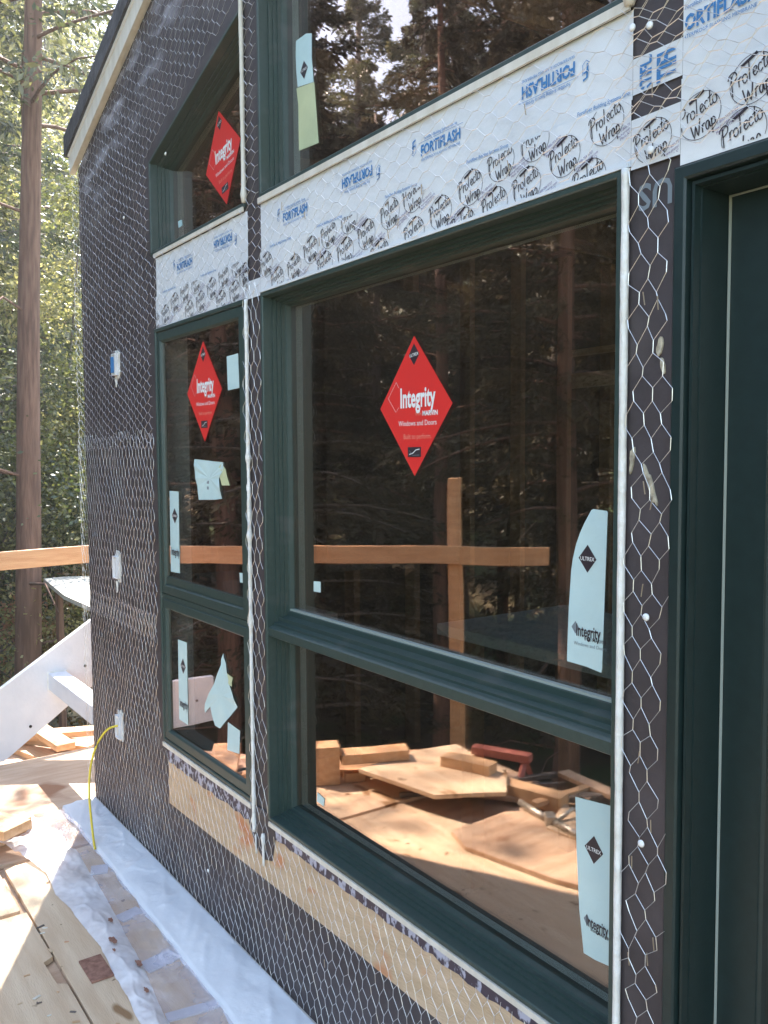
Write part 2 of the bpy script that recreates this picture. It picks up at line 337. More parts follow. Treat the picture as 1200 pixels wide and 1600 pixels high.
def forti(mb, cx, cz, y, flip, clip):
    an = math.pi if flip else 0; s = -1 if flip else 1
    text(mb, 'FORTIFLASH', 'blue', cx, cz, y, .032, .76, an, .035, clip=clip)
    for q in (-1, 1): pass
    text(mb, 'WATERPROOF FLASHING MEMBRANE', 'blue', cx, cz-s*.0205, y, .0085, .92, an, clip=clip)
    text(mb, 'Fortifiber Building Systems Group', 'blue', cx-s*.0, cz+s*.024, y, .0095, .86, an, .005, clip=clip)
    v, f = ribbon([(-.075, 0), (.075, 0)], .0008); put(mb, v, f, 'blue', cx, cz+s*.0175, y, 1, 1, an, clip)
    ex = cx-s*.093; ez = cz+s*.014
    v, f = ribbon([(-.008, -.012), (.0, -.018), (.008, -.012), (.008, .006)], .0012); put(mb, v, f, 'blue', ex, ez, y, 1, 1, an, clip)
    v, f = ribbon([(-.003, -.012), (-.002, .012), (.007, .015)], .0042); put(mb, v, f, 'blue', ex, ez, y, 1, 1, an, clip)
    v, f = ribbon([(-.006, .001), (.006, .003)], .003); put(mb, v, f, 'blue', ex, ez, y, 1, 1, an, clip)

rnd = random.Random(7)
ZB = -.067
def roofz(x): return 2.86+.36*(x+4.09) if x < -.3 else 4.224-.36*(x+.3)

# ================================================================== THE HOUSE
house = thing('house', (-1.2, 0, ZB), 'unfinished house wall under black paper and chicken wire with dark green windows', 'house')
wb = MB()
def col(x0, x1, spans):
    for z0, z1 in spans:
        a0 = roofz(x0) if z0 == 'r' else z0
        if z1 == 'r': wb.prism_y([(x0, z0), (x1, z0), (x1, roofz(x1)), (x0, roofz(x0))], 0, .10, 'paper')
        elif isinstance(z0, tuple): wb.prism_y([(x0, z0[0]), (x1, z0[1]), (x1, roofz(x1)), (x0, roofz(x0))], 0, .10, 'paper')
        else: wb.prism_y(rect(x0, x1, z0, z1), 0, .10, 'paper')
col(-4.09, -3.187, [(ZB, 'r')])
wb.prism_y(rect(-3.187, -3.165, ZB, 2.31), 0, .10, 'paper')
wb.prism_y([(-3.187, 2.64), (-3.165, 2.645), (-3.165, roofz(-3.165)), (-3.187, roofz(-3.187))], 0, .10, 'paper')
col(-3.165, -2.41, [(ZB, .475), (2.02, 2.31)])
wb.prism_y([(-3.165, 2.645), (-2.41, 2.876), (-2.41, roofz(-2.41)), (-3.165, roofz(-3.165))], 0, .10, 'paper')
col(-2.4125, -2.305, [(ZB, 'r')])
col(-2.305, -.99, [(ZB, .46), (2.02, 2.31)])
wb.prism_y([(-2.305, 2.93), (-.99, 3.38), (-.99, roofz(-.99)), (-2.305, roofz(-2.305))], 0, .10, 'paper')
col(-.99, -.88, [(ZB, 'r')])
wb.prism_y([(-.88, 1.995), (.08, 1.995), (.08, roofz(.08)), (-.3, roofz(-.3)), (-.88, roofz(-.88))], 0, .10, 'paper')
col(.08, 1.9, [(ZB, 'r')])
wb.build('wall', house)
# left side wall round the corner
sw = MB(); sw.box((-4.088, .10, ZB), (-3.97, 4.2, 2.86), 'paper'); sw.build('side_wall', house)
# bare sheathing left open under the windows
sh = MB()
pts = [(-3.128, .235), (-2.6, .245), (-1.9, .262), (-1.3, .262), (-.99, .262), (-.99, .445), (-3.128, .445)]
sh.prism_y(pts, -.0035, .0, 'sheath'); sh.build('bare_sheathing', house)
# printed tape under the sills
tp = MB()
def ragged(x0, x1, zt, zb, amp):
    n = int((x1-x0)/.03); lo = []
    for i in range(n+1):
        x = x0+(x1-x0)*i/n; lo.append((x, zb+rnd.uniform(-amp, amp)))
    return [(x1, zt), (x0, zt)]+lo
tp.prism_y(ragged(-3.13, -2.415, .47, .402, .006), -.006, -.0036, 'printdark')
tp.prism_y(ragged(-2.30, -.99, .452, .408, .005), -.006, -.0036, 'printdark')
tp.prism_y([(-2.425, .47), (-2.44, .40), (-2.40, .345), (-2.345, .315), (-2.29, .33), (-2.265, .42), (-2.30, .47)], -.0075, -.0037, 'paper')
tp.build('printed_tape', house)
for bx in (((-3.165, -.012, .450), (-2.42, -.0062, .4655)), ((-2.30, -.012, .437), (-.985, -.0062, .4505)), ((-3.15, -.012, 2.287), (-2.41, -.0062, 2.3005))):
    ss = MB(); ss.box(*bx, 'cream'); ss.build('shim_strip', house)
ss = MB()
ss.box((-2.31, -.012, 2.284), (-.975, -.0062, 2.3005), 'cream')
ss.build('shim_strip', house)
ss = MB(); ss.box((-2.31, -.010, 2.0305), (-.975, -.0045, 2.037), 'flash'); ss.build('head_flashing', house)
# weep screed along the foot of the wall
wsd = MB(); wsd.box((-4.09, -.016, ZB+.004), (1.9, -.001, ZB+.018), 'cream'); wsd.build('weep_screed', house)

# --- flashing membrane bands with their print
def pane_rect(mb, x0, x1, z0, z1, y, m='flash'):
    n = max(1, int((x1-x0)/.05)); nz = max(1, int((z1-z0)/.03)); vs = []; fs = []
    for j in range(nz+1):
        for i in range(n+1):
            x = x0+(x1-x0)*i/n; z = z0+(z1-z0)*j/nz
            vs.append((x, y-.0006*(1+noise.noise(Vector((x*14, z*22, 3)))), z))
    for j in range(nz):
        for i in range(n): a = j*(n+1)+i; fs.append((a, a+1, a+n+2, a+n+1))
    mb.quads(vs, fs, m)
up = MB(); lo_ = MB()
for a, b in ((-3.147, -2.393), (-2.308, -.972)): pane_rect(up, a, b, 2.14, 2.285, -.002)
pane_rect(up, -.9715, -.8755, 2.146, 2.204, -.002); pane_rect(up, -.875, .30, 2.137, 2.85, -.002)
UC = [(-3.14, -2.395, 2.147, 2.284), (-2.306, -.975, 2.147, 2.284), (-.873, -.40, 2.147, 2.40)]
for x, z, fl, c in ((-2.875, 2.216, 0, 0), (-2.565, 2.232, 1, 0), (-2.105, 2.215, 0, 1), (-1.80, 2.229, 1, 1), (-1.478, 2.219, 0, 1), (-1.165, 2.236, 1, 1), (-.815, 2.222, 0, 2)):
    forti(up, x, z, -.0045, fl, UC[c])
for x, c in ((-3.02, 0), (-2.68, 0), (-2.19, 1), (-1.93, 1), (-1.62, 1), (-1.33, 1), (-1.03, 1)):
    text(up, 'Fortifiber Building Systems Group', 'blue', x, 2.153, -.0045, .010, .9, 0, .005, clip=UC[c])
# vertical run of the same print where a strip turns the corner between window and door
for zc in (2.175,): text(up, 'FORTIFLASH', 'blue', -.945, zc, -.0045, .032, .7, rad(90), .03, clip=(-.97, -.876, 2.147, 2.203)); text(up, 'FORTIFLASH', 'blue', -.905, zc, -.0045, .05, .6, rad(90), .03, clip=(-.97, -.876, 2.147, 2.203))
up.build('upper_flashing_band', house, label='white membrane band printed with blue lettering between upper and lower windows')
for a, b, z0, z1 in ((-3.15, -2.39, 2.024, 2.146), (-2.3895, -2.3105, 2.024, 2.076), (-2.31, -.972, 2.031, 2.146), (-.9715, -.8755, 2.024, 2.105), (-.875, .30, 2.006, 2.139)):
    pane_rect(lo_, a, b, z0, z1, -.0048)
L0 = [(-2.204, 2.051), (-2.108, 2.068), (-2.018, 2.097), (-1.928, 2.119), (-1.832, 2.136), (-1.948, 2.045), (-1.85, 2.06), (-1.756, 2.083), (-1.659, 2.11), (-1.571, 2.128),
      (-1.70, 2.026), (-1.567, 2.046), (-1.474, 2.07), (-1.377, 2.098), (-1.286, 2.123), (-1.194, 2.136), (-1.40, 2.028), (-1.304, 2.045), (-1.215, 2.06), (-1.119, 2.088), (-1.023, 2.116), (-1.06, 2.032)]
L1 = [(x-.63, z) for x, z in L0[:10]]+[(x-.945, z) for x, z in L0[:5]]+[(-2.41, 2.10)]
for x, z in L0+[(-2.27, 2.105)]: wrap_logo(lo_, x, z, -.0068, (-2.309, -.973, 2.034, 2.1455))
for x, z in L1: wrap_logo(lo_, x, z, -.0068, (-3.148, -2.391, 2.028, 2.1455))
wrap_logo(lo_, -.927, 2.060, -.0068, (-.971, -.877, 2.028, 2.104), .88)
for x, z in ((-.84, 2.072), (-.752, 2.097), (-.765, 2.024), (-.665, 2.12), (-.575, 2.14)): wrap_logo(lo_, x, z, -.0068, (-.874, -.45, 2.009, 2.138))
lo_.build('lower_flashing_band', house, label='white membrane band printed with black oval script emblems above the large window')
pm = MB(); text(pm, 'US', 'greymark', -.925, 1.975, -.0012, .06, 1, math.pi, .02, clip=(-.968, -.887, 1.93, 2.02)); pm.build('paper_print', house)

# --- chicken wire
wire = MB()
def hexwire(regions, vertical, seed, yb=-.014, w_=.038, v_=.080, rj=.0038, ox=0.0, oz=0.0):
    r = random.Random(seed); x0 = min(q[0] for q in regions)-.1; x1 = max(q[1] for q in regions)+.1; z0 = min(q[2] for q in regions)-.1; z1 = max(q[3] for q in regions)+.1
    nodes = {}
    A, B = w_, v_/2                      # across, half period along the twists
    tl = B*.42                           # twist length
    def node(i, j, e):                   # cell-based nodes: top/bottom ends of the twist
        k = (i, j, e)
        if k not in nodes:
            a = i*A+(A/2 if j % 2 else 0); b = j*B+(tl/2 if e else -tl/2)
            jx, jz = r.uniform(-rj, rj), r.uniform(-rj, rj)
            x, z = (a+jx, b+jz) if vertical else (b+jx, a+jz)
            X, Z = x+x0+ox, z+z0+oz
            X += .011*noise.noise(Vector((X*3, Z*3, seed))); Z += .014*noise.noise(Vector((X*2.2, Z*2.2, seed+9)))
            y = yb-.007*noise.noise(Vector((X*5, Z*5, seed+4)))
            if X < -4.10: y = yb+.006*noise.noise(Vector((0, Z*6, 3)))+max(0, -4.16-X)*.5
            nodes[k] = (X, y, Z)
        return nodes[k]
    LA, LB = (x1-x0, z1-z0) if vertical else (z1-z0, x1-x0)
    def ok(p): return any(q[0] <= p[0] <= q[1] and q[2] <= p[2] <= q[3] and (len(q) < 5 or q[4](p[0], p[2])) for q in regions)
    for j in range(int(LB/B)+2):
        for i in range(int(LA/A)+2):
            a, b = node(i, j, 0), node(i, j, 1)
            es = [(a, b, 1.45)]
            if j % 2: es += [(b, node(i, j+1, 0), 1), (b, node(i+1, j+1, 0), 1)]
            else: es += [(b, node(i-1, j+1, 0), 1), (b, node(i, j+1, 0), 1)]
            for p, q, k in es:
                if ok(p) and ok(q):
                    wire.tube([p, q], .00054*k, 'wire', 4, False)
rake = lambda x, z: z < roofz(max(x, -4.1))-.01
aboveTL = lambda x, z: z < roofz(x)-.01 and z > 2.66+.30*(x+3.19)
hexwire([(-4.215, -3.178, 1.58, 3.3, rake), (-3.178, -2.40, 2.6, 3.6, aboveTL), (-3.178, -2.393, 2.03, 2.296), (-2.399, -2.302, 2.03, 3.5), (-2.33, -.975, 2.035, 2.283), (-.975, .2, 2.012, 2.7)], False, 3)
hexwire([(-1.0, -.60, 2.03, 2.6)], False, 11, yb=-.019, ox=.02, oz=.013)
LOWZ = ZB+.016
hexwire([(-4.215, -3.178, LOWZ, 1.66), (-3.2, -2.42, LOWZ, .445), (-2.42, -2.297, LOWZ, 2.08), (-2.33, -.975, LOWZ, .43), (-.972, -.876, LOWZ, 2.06), (-.885, 1.9, LOWZ, ZB+.0161)], True, 5)
hexwire([(-4.215, -3.178, .84, .96)], True, 8, yb=-.019, ox=.012, oz=.02)
wire.build('chicken_wire', house)
st = MB(); st.box((-.0005, -.002, -.011), (.0005, 0, .011), 'staple'); sto = None
for k in range(34):
    if k < 12: x, z = -.93+rnd.uniform(-.03, .035), rnd.uniform(.5, 2.0)
    elif k < 26: x, z = rnd.uniform(-2.2, -.6), rnd.uniform(2.05, 2.27)
    else: x, z = rnd.uniform(-4.0, -1.4), rnd.uniform(.05, .4)
    if k == 0: sto = st.build('staple', house); o = sto
    else: o = sto.copy(); COL.objects.link(o)
    o.matrix_parent_inverse = PINV(house); o.location = (x, -.0135, z); o.rotation_euler = (0, rnd.uniform(-.2, .2), 0)
cap = MB(); cap.tube([(0, 0, 0), (0, -.002, 0), (0, -.0035, 0)], [.0085, .0085, .005], 'white', 14)
cpo = None
for k, (x, z) in enumerate(((-.965, 2.25), (-.93, 2.24), (-.926, .89), (-.922, 1.28), (-.925, 2.043), (-3.0, 2.62), (-3.45, 2.5), (-2.75, .12))):
    if k == 0: cpo = cap.build('plastic_cap_nail', house, True); o = cpo
    else: o = cpo.copy(); COL.objects.link(o)
    o.matrix_parent_inverse = PINV(house); o.location = (x, -.0135, z); o.scale = (.75, 1, .75)
# --- sealant beads
def bead(x, z0, z1, r, drift=.003, m='seal', y=-.010, seed=1, blobs=(), rough=1):
    q = random.Random(seed); n = int((z1-z0)/.012); pts = []; rs = []
    for i in range(n+1):
        z = z0+(z1-z0)*i/n; k = r*(1+rough*(.35*noise.noise(Vector((z*9, seed, 0)))+.2*noise.noise(Vector((z*45, seed, 2)))))
        for bz, br in blobs: k += br*math.exp(-((z-bz)/.012)**2)
        pts.append((x+drift*noise.noise(Vector((z*4, seed*3, 1))), y, z)); rs.append(k)
    b = MB(); b.tube(pts, rs, m, 8); b.build('sealant_bead', house, True)
bead(-2.3985, .385, 2.024, .0062, seed=2, blobs=((1.31, .005), (1.05, .004), (.42, .005), (1.55, .004)))
bead(-.9785, ZB+.02, 2.028, .0070, .0006, seed=5, rough=.3)
bead(-2.4015, 2.31, 3.2, .0072, .003, 'cream', seed=8, blobs=((2.33, .004),))
bead(-.974, 2.29, 2.7, .008, .003, 'cream', seed=9, blobs=((2.31, .006),))
bead(-2.33, .30, .40, .0042, .014, seed=12, blobs=((.385, .004),), y=-.012)
bead(-2.385, .32, .38, .0025, .012, seed=13, y=-.012)
# paint smears and torn paper on the strip beside the door
for cx, cz, rx, rz, an in ((-.912, 1.725, .005, .016, .2), (-.905, 1.695, .004, .011, -.2), (-.926, 1.50, .0052, .032, -.35), (-.964, 1.545, .004, .022, .1)):
    pts = []; sm = MB()
    for i in range(14):
        a = 2*math.pi*i/14; k = 1+.3*rnd.uniform(-1, 1); x, z = rx*k*math.cos(a), rz*k*math.sin(a); pts.append((cx+x*math.cos(an)+z*math.sin(an), cz-x*math.sin(an)+z*math.cos(an)))
    sm.prism_y(pts, -.004, -.0005, 'sheath2'); sm.build('sealant_smear', house)
# --- roof edge
rk = MB()
def rakebar(x0, x1, dz0, dz1, y0, y1, m, lump=0):
    n = 40
    P = [(x0+(x1-x0)*i/n) for i in range(n+1)]
    for i in range(n):
        a, b = P[i], P[i+1]; ra, rb = 2.86+.36*(a+4.09), 2.86+.36*(b+4.09)
        la = lump*noise.noise(Vector((a*6, 0, 0))); lb = lump*noise.noise(Vector((b*6, 0, 0)))
        rk.prism_y([(a, ra+dz0), (b, rb+dz0), (b, rb+dz1+lb), (a, ra+dz1+la)], y0, y1, m)
rakebar(-4.13, -.3, .0, .075, -.028, -.002, 'cream')
rk.build('rake_board', house, label='cream painted board along the sloping roof edge')
rk = MB(); rakebar(-4.15, -.3, .083, .17, -.045, 4.2, 'roof', .012)
for i in range(1): rk.prism_y([(-.3, 4.30), (2.1, 3.44), (2.1, 3.53), (-.3, 4.40)], -.045, 4.2, 'roof')
rk.build('roof', house)
rk = MB(); rakebar(-4.13, -.3, .0755, .0825, -.034, -.002, 'flash'); rk.build('drip_edge', house)

# --- windows
DEEP = [(0, .05), (0, -.006), (.0025, -.0085), (.0105, -.0085), (.013, -.006), (.013, .022), (.019, .022), (.019, .034), (.0245, .034), (.0245, .046), (.030, .046), (.030, .058), (.034, .060), (.037, .072), (.037, .090)]
def pane(name, poly, y, parent, t=.005):
    mb = MB(); mb.prism_y(poly, y, y+t, 'glass'); o = mb.build(name, parent); return o
def jamb(poly, s, y0, y1, parent):
    mb = MB(); loft(mb, poly, [(s, y0), (s, y1), (s-.06, y1+.001)], 'jamb'); return mb.build('jamb_lining', parent)
TLP = [(-3.19, 2.3005), (-2.405, 2.3005), (-2.405, 2.885), (-3.19, 2.645)]
UBP = [(-2.31, 2.3005), (-.978, 2.3005), (-.978, 3.385), (-2.31, 2.935)]
BWP = rect(-2.31, -.987, .4505, 2.0305); LWP = rect(-3.172, -2.413, .4655, 2.0305)
def deepwin(poly, label, splits=None):
    mb = MB(); loft(mb, poly, DEEP, 'green'); fr = mb.build('window', house, label=label)
    jamb(poly, .036, .0905, .112, fr)
    if not splits:
        pane('pane', inset(poly, .034), .075, fr)
    return fr
tl = deepwin(TLP, 'sloped-top window with a tilted red diamond sticker')
ub = deepwin(UBP, 'tall upper window reflecting trees and sky')
bw = deepwin(BWP, 'largest window, reflecting the deck and railing')
mb = MB(); x0, x1 = -2.298, -.999
mb.prism_x([(.09, 1.09), (.055, 1.09), (.055, 1.076), (.03, 1.071), (.03, 1.06), (.014, 1.056), (.014, 1.050), (.003, 1.046), (-.003, 1.042), (-.003, 1.020), (.004, 1.016), (.03, 1.014), (.03, 1.006), (.055, 1.004), (.055, .998), (.09, .998)][::-1], x0, x1, 'green')
mb.build('transom_rail', bw)
mb = MB(); mb.box((-2.277, .060, 1.0905), (-1.02, .074, 1.096), 'strip'); mb.build('glazing_bead', bw)
pane('pane', rect(-2.275, -1.022, 1.088, 1.996), .075, bw); pane('pane', rect(-2.275, -1.022, .485, 1.0), .075, bw)
mb = MB(); loft(mb, LWP, [(0, .03), (0, -.005), (.003, -.008), (.013, -.008), (.016, -.005), (.016, .006), (.020, .006), (.020, .02)], 'green')
lw = mb.build('window', house, label='narrow two-part window with a stretched red diamond sticker')
mb = MB(); mb.box((-3.156, -.004, 1.024), (-2.429, .01, 1.04), 'green'); mb.box((-3.156, .0005, 1.0), (-2.429, .012, 1.07), 'green'); mb.build('transom_rail', lw)
for z0, z1 in ((1.043, 2.0125), (.483, 1.021)):
    sashp = rect(-3.153, -2.431, z0, z1)
    mb = MB(); loft(mb, sashp, [(0, .02), (0, -.002), (.003, -.005), (.030, -.005), (.036, .001), (.038, .007), (.038, .016)], 'green')
    if z0 > 1: mb.box((-3.114, -.0012, 1.081), (-2.47, .012, 1.108), 'green')
    so_ = mb.build('sash', lw)
    pane('pane', rect(-3.117, -2.467, z0+.036 if z0 < 1 else 1.106, z1-.036), .006, lw)
jamb(LWP, .022, .0205, .115, lw)

# --- labels stuck inside the panes
def Tm(mb, *a, **k): text(mb, *a, **k)
def diamond_sticker(parent, cx, cz, y, rot=0.0, s=1.0, curl=False):
    mb = MB(); W, H = .143*s, .168*s; ca, sa = math.cos(rot), math.sin(rot)
    q = lambda x, z: (cx+x*ca-z*sa, cz+x*sa+z*ca)
    def P(pts, m, dy): mb.face([(*q(x, z)[:1], y+dy, q(x, z)[1]) for x, z in pts], m)
    P([(0, -H), (W, 0), (0, H), (-W, 0)], 'red', 0)
    def tx(t, m, x, z, size, sx=1, bold=0, an=0): a, b = q(x, z); text(mb, t, m, a, b, y-.0012, size*s, sx, rot+an, bold)
    tx('Integrity', 'white', .012*s, .022*s, .066, .62, .028)
    tx('MARVIN', 'white', .062*s, -.018*s, .016, 1.0, .03); tx('from', 'tan', .018*s, -.018*s, .013, 1.0)
    tx('Windows and Doors', 'white', .012*s, -.040*s, .0185, .95, .0); tx('Built to perform.', 'tan', .012*s, -.072*s, .018, .9)
    d = [(0, .098*s), (.021*s, .123*s), (0, .150*s), (-.021*s, .123*s)]; P(d, 'black', -.0008)
    tx('ULTREX', 'white', 0, .123*s, .0105, .95, .01, .12)
    P([(-.026*s, -.122*s), (.026*s, -.122*s), (.026*s, -.098*s), (-.026*s, -.098*s)], 'black', -.0008)
    v, f = ribbon([(-.020, -.116), (-.004, -.112), (.006, -.105), (.021, -.103)], .002); put(mb, v, f, 'white', cx, cz, y-.0012, s, s, rot)
    v, f = ribbon([(-.020, -.106), (-.006, -.118), (.020, -.117)], .0012); put(mb, v, f, 'greymark', cx, cz, y-.0012, s, s, rot)
    v, f = ribbon([(-.072, .062), (-.106, .024), (-.074, -.012), (-.062, .0)], .0009); put(mb, v, f, 'white', cx, cz, y-.0012, s, s, rot)
    v, f = ribbon([(-.072, .062), (-.062, .048)], .0009); put(mb, v, f, 'white', cx, cz, y-.0012, s, s, rot)
    return mb.build('diamond_sticker', parent)
diamond_sticker(bw, -1.674, 1.671, .0735)
diamond_sticker(lw, -2.752, 1.773, .0045)
diamond_sticker(tl, -2.722, 2.547, .0735, rad(9), .96)
def px_sheet(parent, name, pts, y, m='label', marks=None, label=None):
    P = [on_wall(a, b, y) for a, b in pts]; mb = MB(); mb.face([(x, y, z) for x, z in P], m)
    if marks: marks(mb)
    return mb.build(name, parent, label=label)
def bdiamond(mb, px, py, wpx, hpx, y, m='black', word=True):
    c = on_wall(px, py, y); l = on_wall(px-wpx/2, py, y)[0]; r = on_wall(px+wpx/2, py, y)[0]; t = on_wall(px, py-hpx/2, y)[1]; b = on_wall(px, py+hpx/2, y)[1]
    mb.face([(c[0], y, b), (r, y, c[1]), (c[0], y, t), (l, y, c[1])], m)
    if word: text(mb, 'ULTREX', 'white', c[0], c[1], y-.001, (t-b)*.20, 1.1*(r-l)/(t-b), 0.0, .01)
def long1(mb):
    bdiamond(mb, 918, 873, 28, 44, .0729)
    c = on_wall(919, 987, .0729); text(mb, 'Integrity', 'black', c[0], c[1], .0722, .033, .55, 0, .02)
    bdiamond(mb, 899, 980, 12, 20, .0729, 'greymark', False)
    c = on_wall(930, 1001, .0729); text(mb, 'from MARVIN', 'black', c[0], c[1], .0722, .010, .9, 0, .01)
    c = on_wall(922, 1006, .0729); text(mb, 'Windows and Doors', 'greymark', c[0], c[1]-.004, .0722, .010, .95)
sc6 = lambda L: [(860+a/5.715, 780+b/5.715) for a, b in L]
px_sheet(bw, 'long_sticker', sc6([(148,1445),(320,1495),(440,1545),(455,1550),(462,1500),(512,120),(505,105),(385,88),(365,98),(300,220),(265,300),(230,400),(200,530),(185,640),(175,800),(165,950),(155,1200)]), .0735, marks=long1)
def long2(mb):
    bdiamond(mb, 928, 1328, 29, 44, .0729)
    c = on_wall(933, 1446, .0729); text(mb, 'Integrity', 'black', c[0], c[1], .0722, .031, .52, 0, .02)
    bdiamond(mb, 917, 1437, 10, 18, .0729, 'greymark', False)
    c = on_wall(938, 1460, .0729); text(mb, 'from MARVIN', 'black', c[0], c[1], .0722, .009, .9, 0, .01)
px_sheet(bw, 'long_sticker', [(912,1489),(930,1500),(957,1512),(957,1263),(954,1259),(899,1245),(901,1330),(905,1420)], .0735, marks=long2)
px_sheet(bw, 'small_sticker', [(490, 924), (501, 926), (501, 909), (490, 908)], .0735)
px_sheet(bw, 'small_sticker', [(495, 1252), (506, 1260), (507, 1248), (496, 1238)], .0735)
def long3(mb): bdiamond(mb, 273, 806, 9, 24, .0039); c = on_wall(274, 862, .0039); text(mb, 'Integrity', 'black', c[0], c[1], .0033, .04, .55, 0, .02)
px_sheet(lw, 'long_sticker', [(267, 893), (281, 896), (279, 768), (265, 767)], .0045, marks=long3)
def long4(mb): bdiamond(mb, 286, 1041, 8, 24, .0039); c = on_wall(287, 1100, .0039); text(mb, 'Integrity', 'black', c[0], c[1], .0033, .04, .55, 0, .02)
px_sheet(lw, 'long_sticker', [(280, 1124), (294, 1133), (292, 1004), (278, 999)], .0045, marks=long4)
px_sheet(lw, 'paper_sticker', [(356, 610), (374, 606), (372, 552), (354, 557)], .0045)
px_sheet(lw, 'small_sticker', [(375, 910), (384, 911), (384, 896), (374, 895)], .0045)
px_sheet(lw, 'paper_sticker', [(355, 1172), (374, 1178), (375, 1142), (356, 1128)], .0045)
def crumple(parent, pts, y, m, marks=None):
    P = [on_wall(a, b, y) for a, b in pts]; cx = sum(p[0] for p in P)/len(P); cz = sum(p[1] for p in P)/len(P); mb = MB()
    n = len(P)
    for i in range(n):
        a, b = P[i], P[(i+1) % n]; yy = y-rnd.uniform(.001, .0045)
        mb.face([(cx, y-.0015, cz), (a[0], y-.001, a[1]), ((a[0]+b[0])/2, yy, (a[1]+b[1])/2)], m)
        mb.face([(cx, y-.0015, cz), ((a[0]+b[0])/2, yy, (a[1]+b[1])/2), (b[0], y-.001, b[1])], m)
    if marks: marks(mb)
    return mb.build('paper_sticker', parent)
z4 = lambda L: [(230+a/4.444, 440+b/4.444) for a, b in L]
def tags(mb):
    for a, b, w_ in ((325, 753, 6), (333, 751, 5), (325, 762, 5), (336, 757, 4)):
        c = on_wall(a, b, .0039); mb.box((c[0]-.0015*w_, .0033, c[1]-.006), (c[0]+.0015*w_, .0152, c[1]+.004), 'greymark')
crumple(lw, z4([(360,1515),(470,1515),(522,1508),(500,1370),(535,1300),(530,1255),(440,1245),(330,1232),(332,1310),(350,1420)]), .0048, 'label', tags)
crumple(lw, z4([(520,1415),(575,1415),(545,1300),(520,1260),(495,1300)]), .0052, 'yellowish')
z5 = lambda L: [(230+a/3.811, 900+b/3.811) for a, b in L]
crumple(lw, z5([(435,908),(500,830),(540,780),(505,690),(485,620),(470,520),(455,458),(440,530),(400,640),(345,760),(345,815),(375,770),(405,890)]), .0048, 'label')
crumple(lw, z5([(505,660),(512,605),(465,570),(480,630)]), .0052, 'yellowish')
z2 = lambda L: [(380+a/5, b/5) for a, b in L]
def ubm(mb): bdiamond(mb, 475, 109, 12, 29, .0729)
px_sheet(ub, 'paper_sticker', z2([(425,680),(550,640),(545,560),(535,450),(535,260),(490,262),(412,320),(410,430),(415,560)]), .0735, marks=ubm)
px_sheet(ub, 'paper_sticker', z2([(435,1178),(590,1115),(575,900),(555,640),(415,690),(430,820)]), .0729, 'yellowish')
px_sheet(tl, 'small_sticker', [(279, 356), (285, 352), (284, 343), (278, 346)], .0735)

# --- door
dm = MB()
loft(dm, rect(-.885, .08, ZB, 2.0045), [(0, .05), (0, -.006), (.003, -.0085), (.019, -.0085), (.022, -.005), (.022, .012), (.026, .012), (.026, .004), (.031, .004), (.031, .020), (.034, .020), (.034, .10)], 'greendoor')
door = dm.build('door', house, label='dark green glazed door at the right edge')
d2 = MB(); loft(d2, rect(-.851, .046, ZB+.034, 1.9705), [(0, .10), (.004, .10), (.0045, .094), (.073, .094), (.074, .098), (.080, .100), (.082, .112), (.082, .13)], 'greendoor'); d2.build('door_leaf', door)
d3 = MB(); loft(d3, rect(-.851, .046, ZB+.034, 1.9705), [(.0012, .0885), (.0024, .0875), (.0036, .0935)], 'strip'); d3.build('weather_strip', door)
pane('pane', rect(-.771, -.034, .05, 1.89), .115, door)
jamb(rect(-.851, .046, ZB+.034, 1.9705), .08, .131, .14, door)

# --- outlet boxes in the left wall
for k, (x, z, hh, ww, m2) in enumerate(((-3.607, 1.938, .105, .050, 'blue'), (-3.66, 1.088, .112, .055, 'white'), (-3.68, .392, .120, .052, 'white'))):
    b = MB(); pts = []
    for i in range(22):
        a = 2*math.pi*i/22; c, s_ = math.cos(a), math.sin(a); kx = math.copysign(abs(c)**.5, c); kz = math.copysign(abs(s_)**.5, s_)
        j = 1+.16*rnd.uniform(-1, 1); pts.append((x+kx*ww*.5*j*1.15, z+kz*hh*.5*j*1.1))
    b.prism_y(pts, -.006, -.0005, 'seal')
    o = b.build('outlet_box', house)
    b = MB(); loft(b, rect(x-ww*.42, x+ww*.42, z-hh*.42, z+hh*.42), [(0, -.006), (0, -.022), (.004, -.022), (.004, .03)], 'whitepaint'); b.face([(x-ww*.4, .02, z-hh*.4), (x+ww*.4, .02, z-hh*.4), (x+ww*.4, .02, z+hh*.4), (x-ww*.4, .02, z+hh*.4)], 'teal' if k == 0 else 'greymark'); b.build('box_rim', o)
    if k == 0:
        b = MB(); b.box((x-.018, -.026, z-.034), (x+.014, -.0225, z+.030), 'blue'); b.build('blue_cover', o)
# drips of sealant under the boxes
for x, z, l in ((-3.655, 1.03, .05), (-3.60, 1.875, .03)): b = MB(); b.tube([(x, -.012, z), (x+.004, -.012, z-l*.5), (x-.002, -.012, z-l)], [.006, .004, .002], 'seal', 6); b.build('sealant_smear', house)

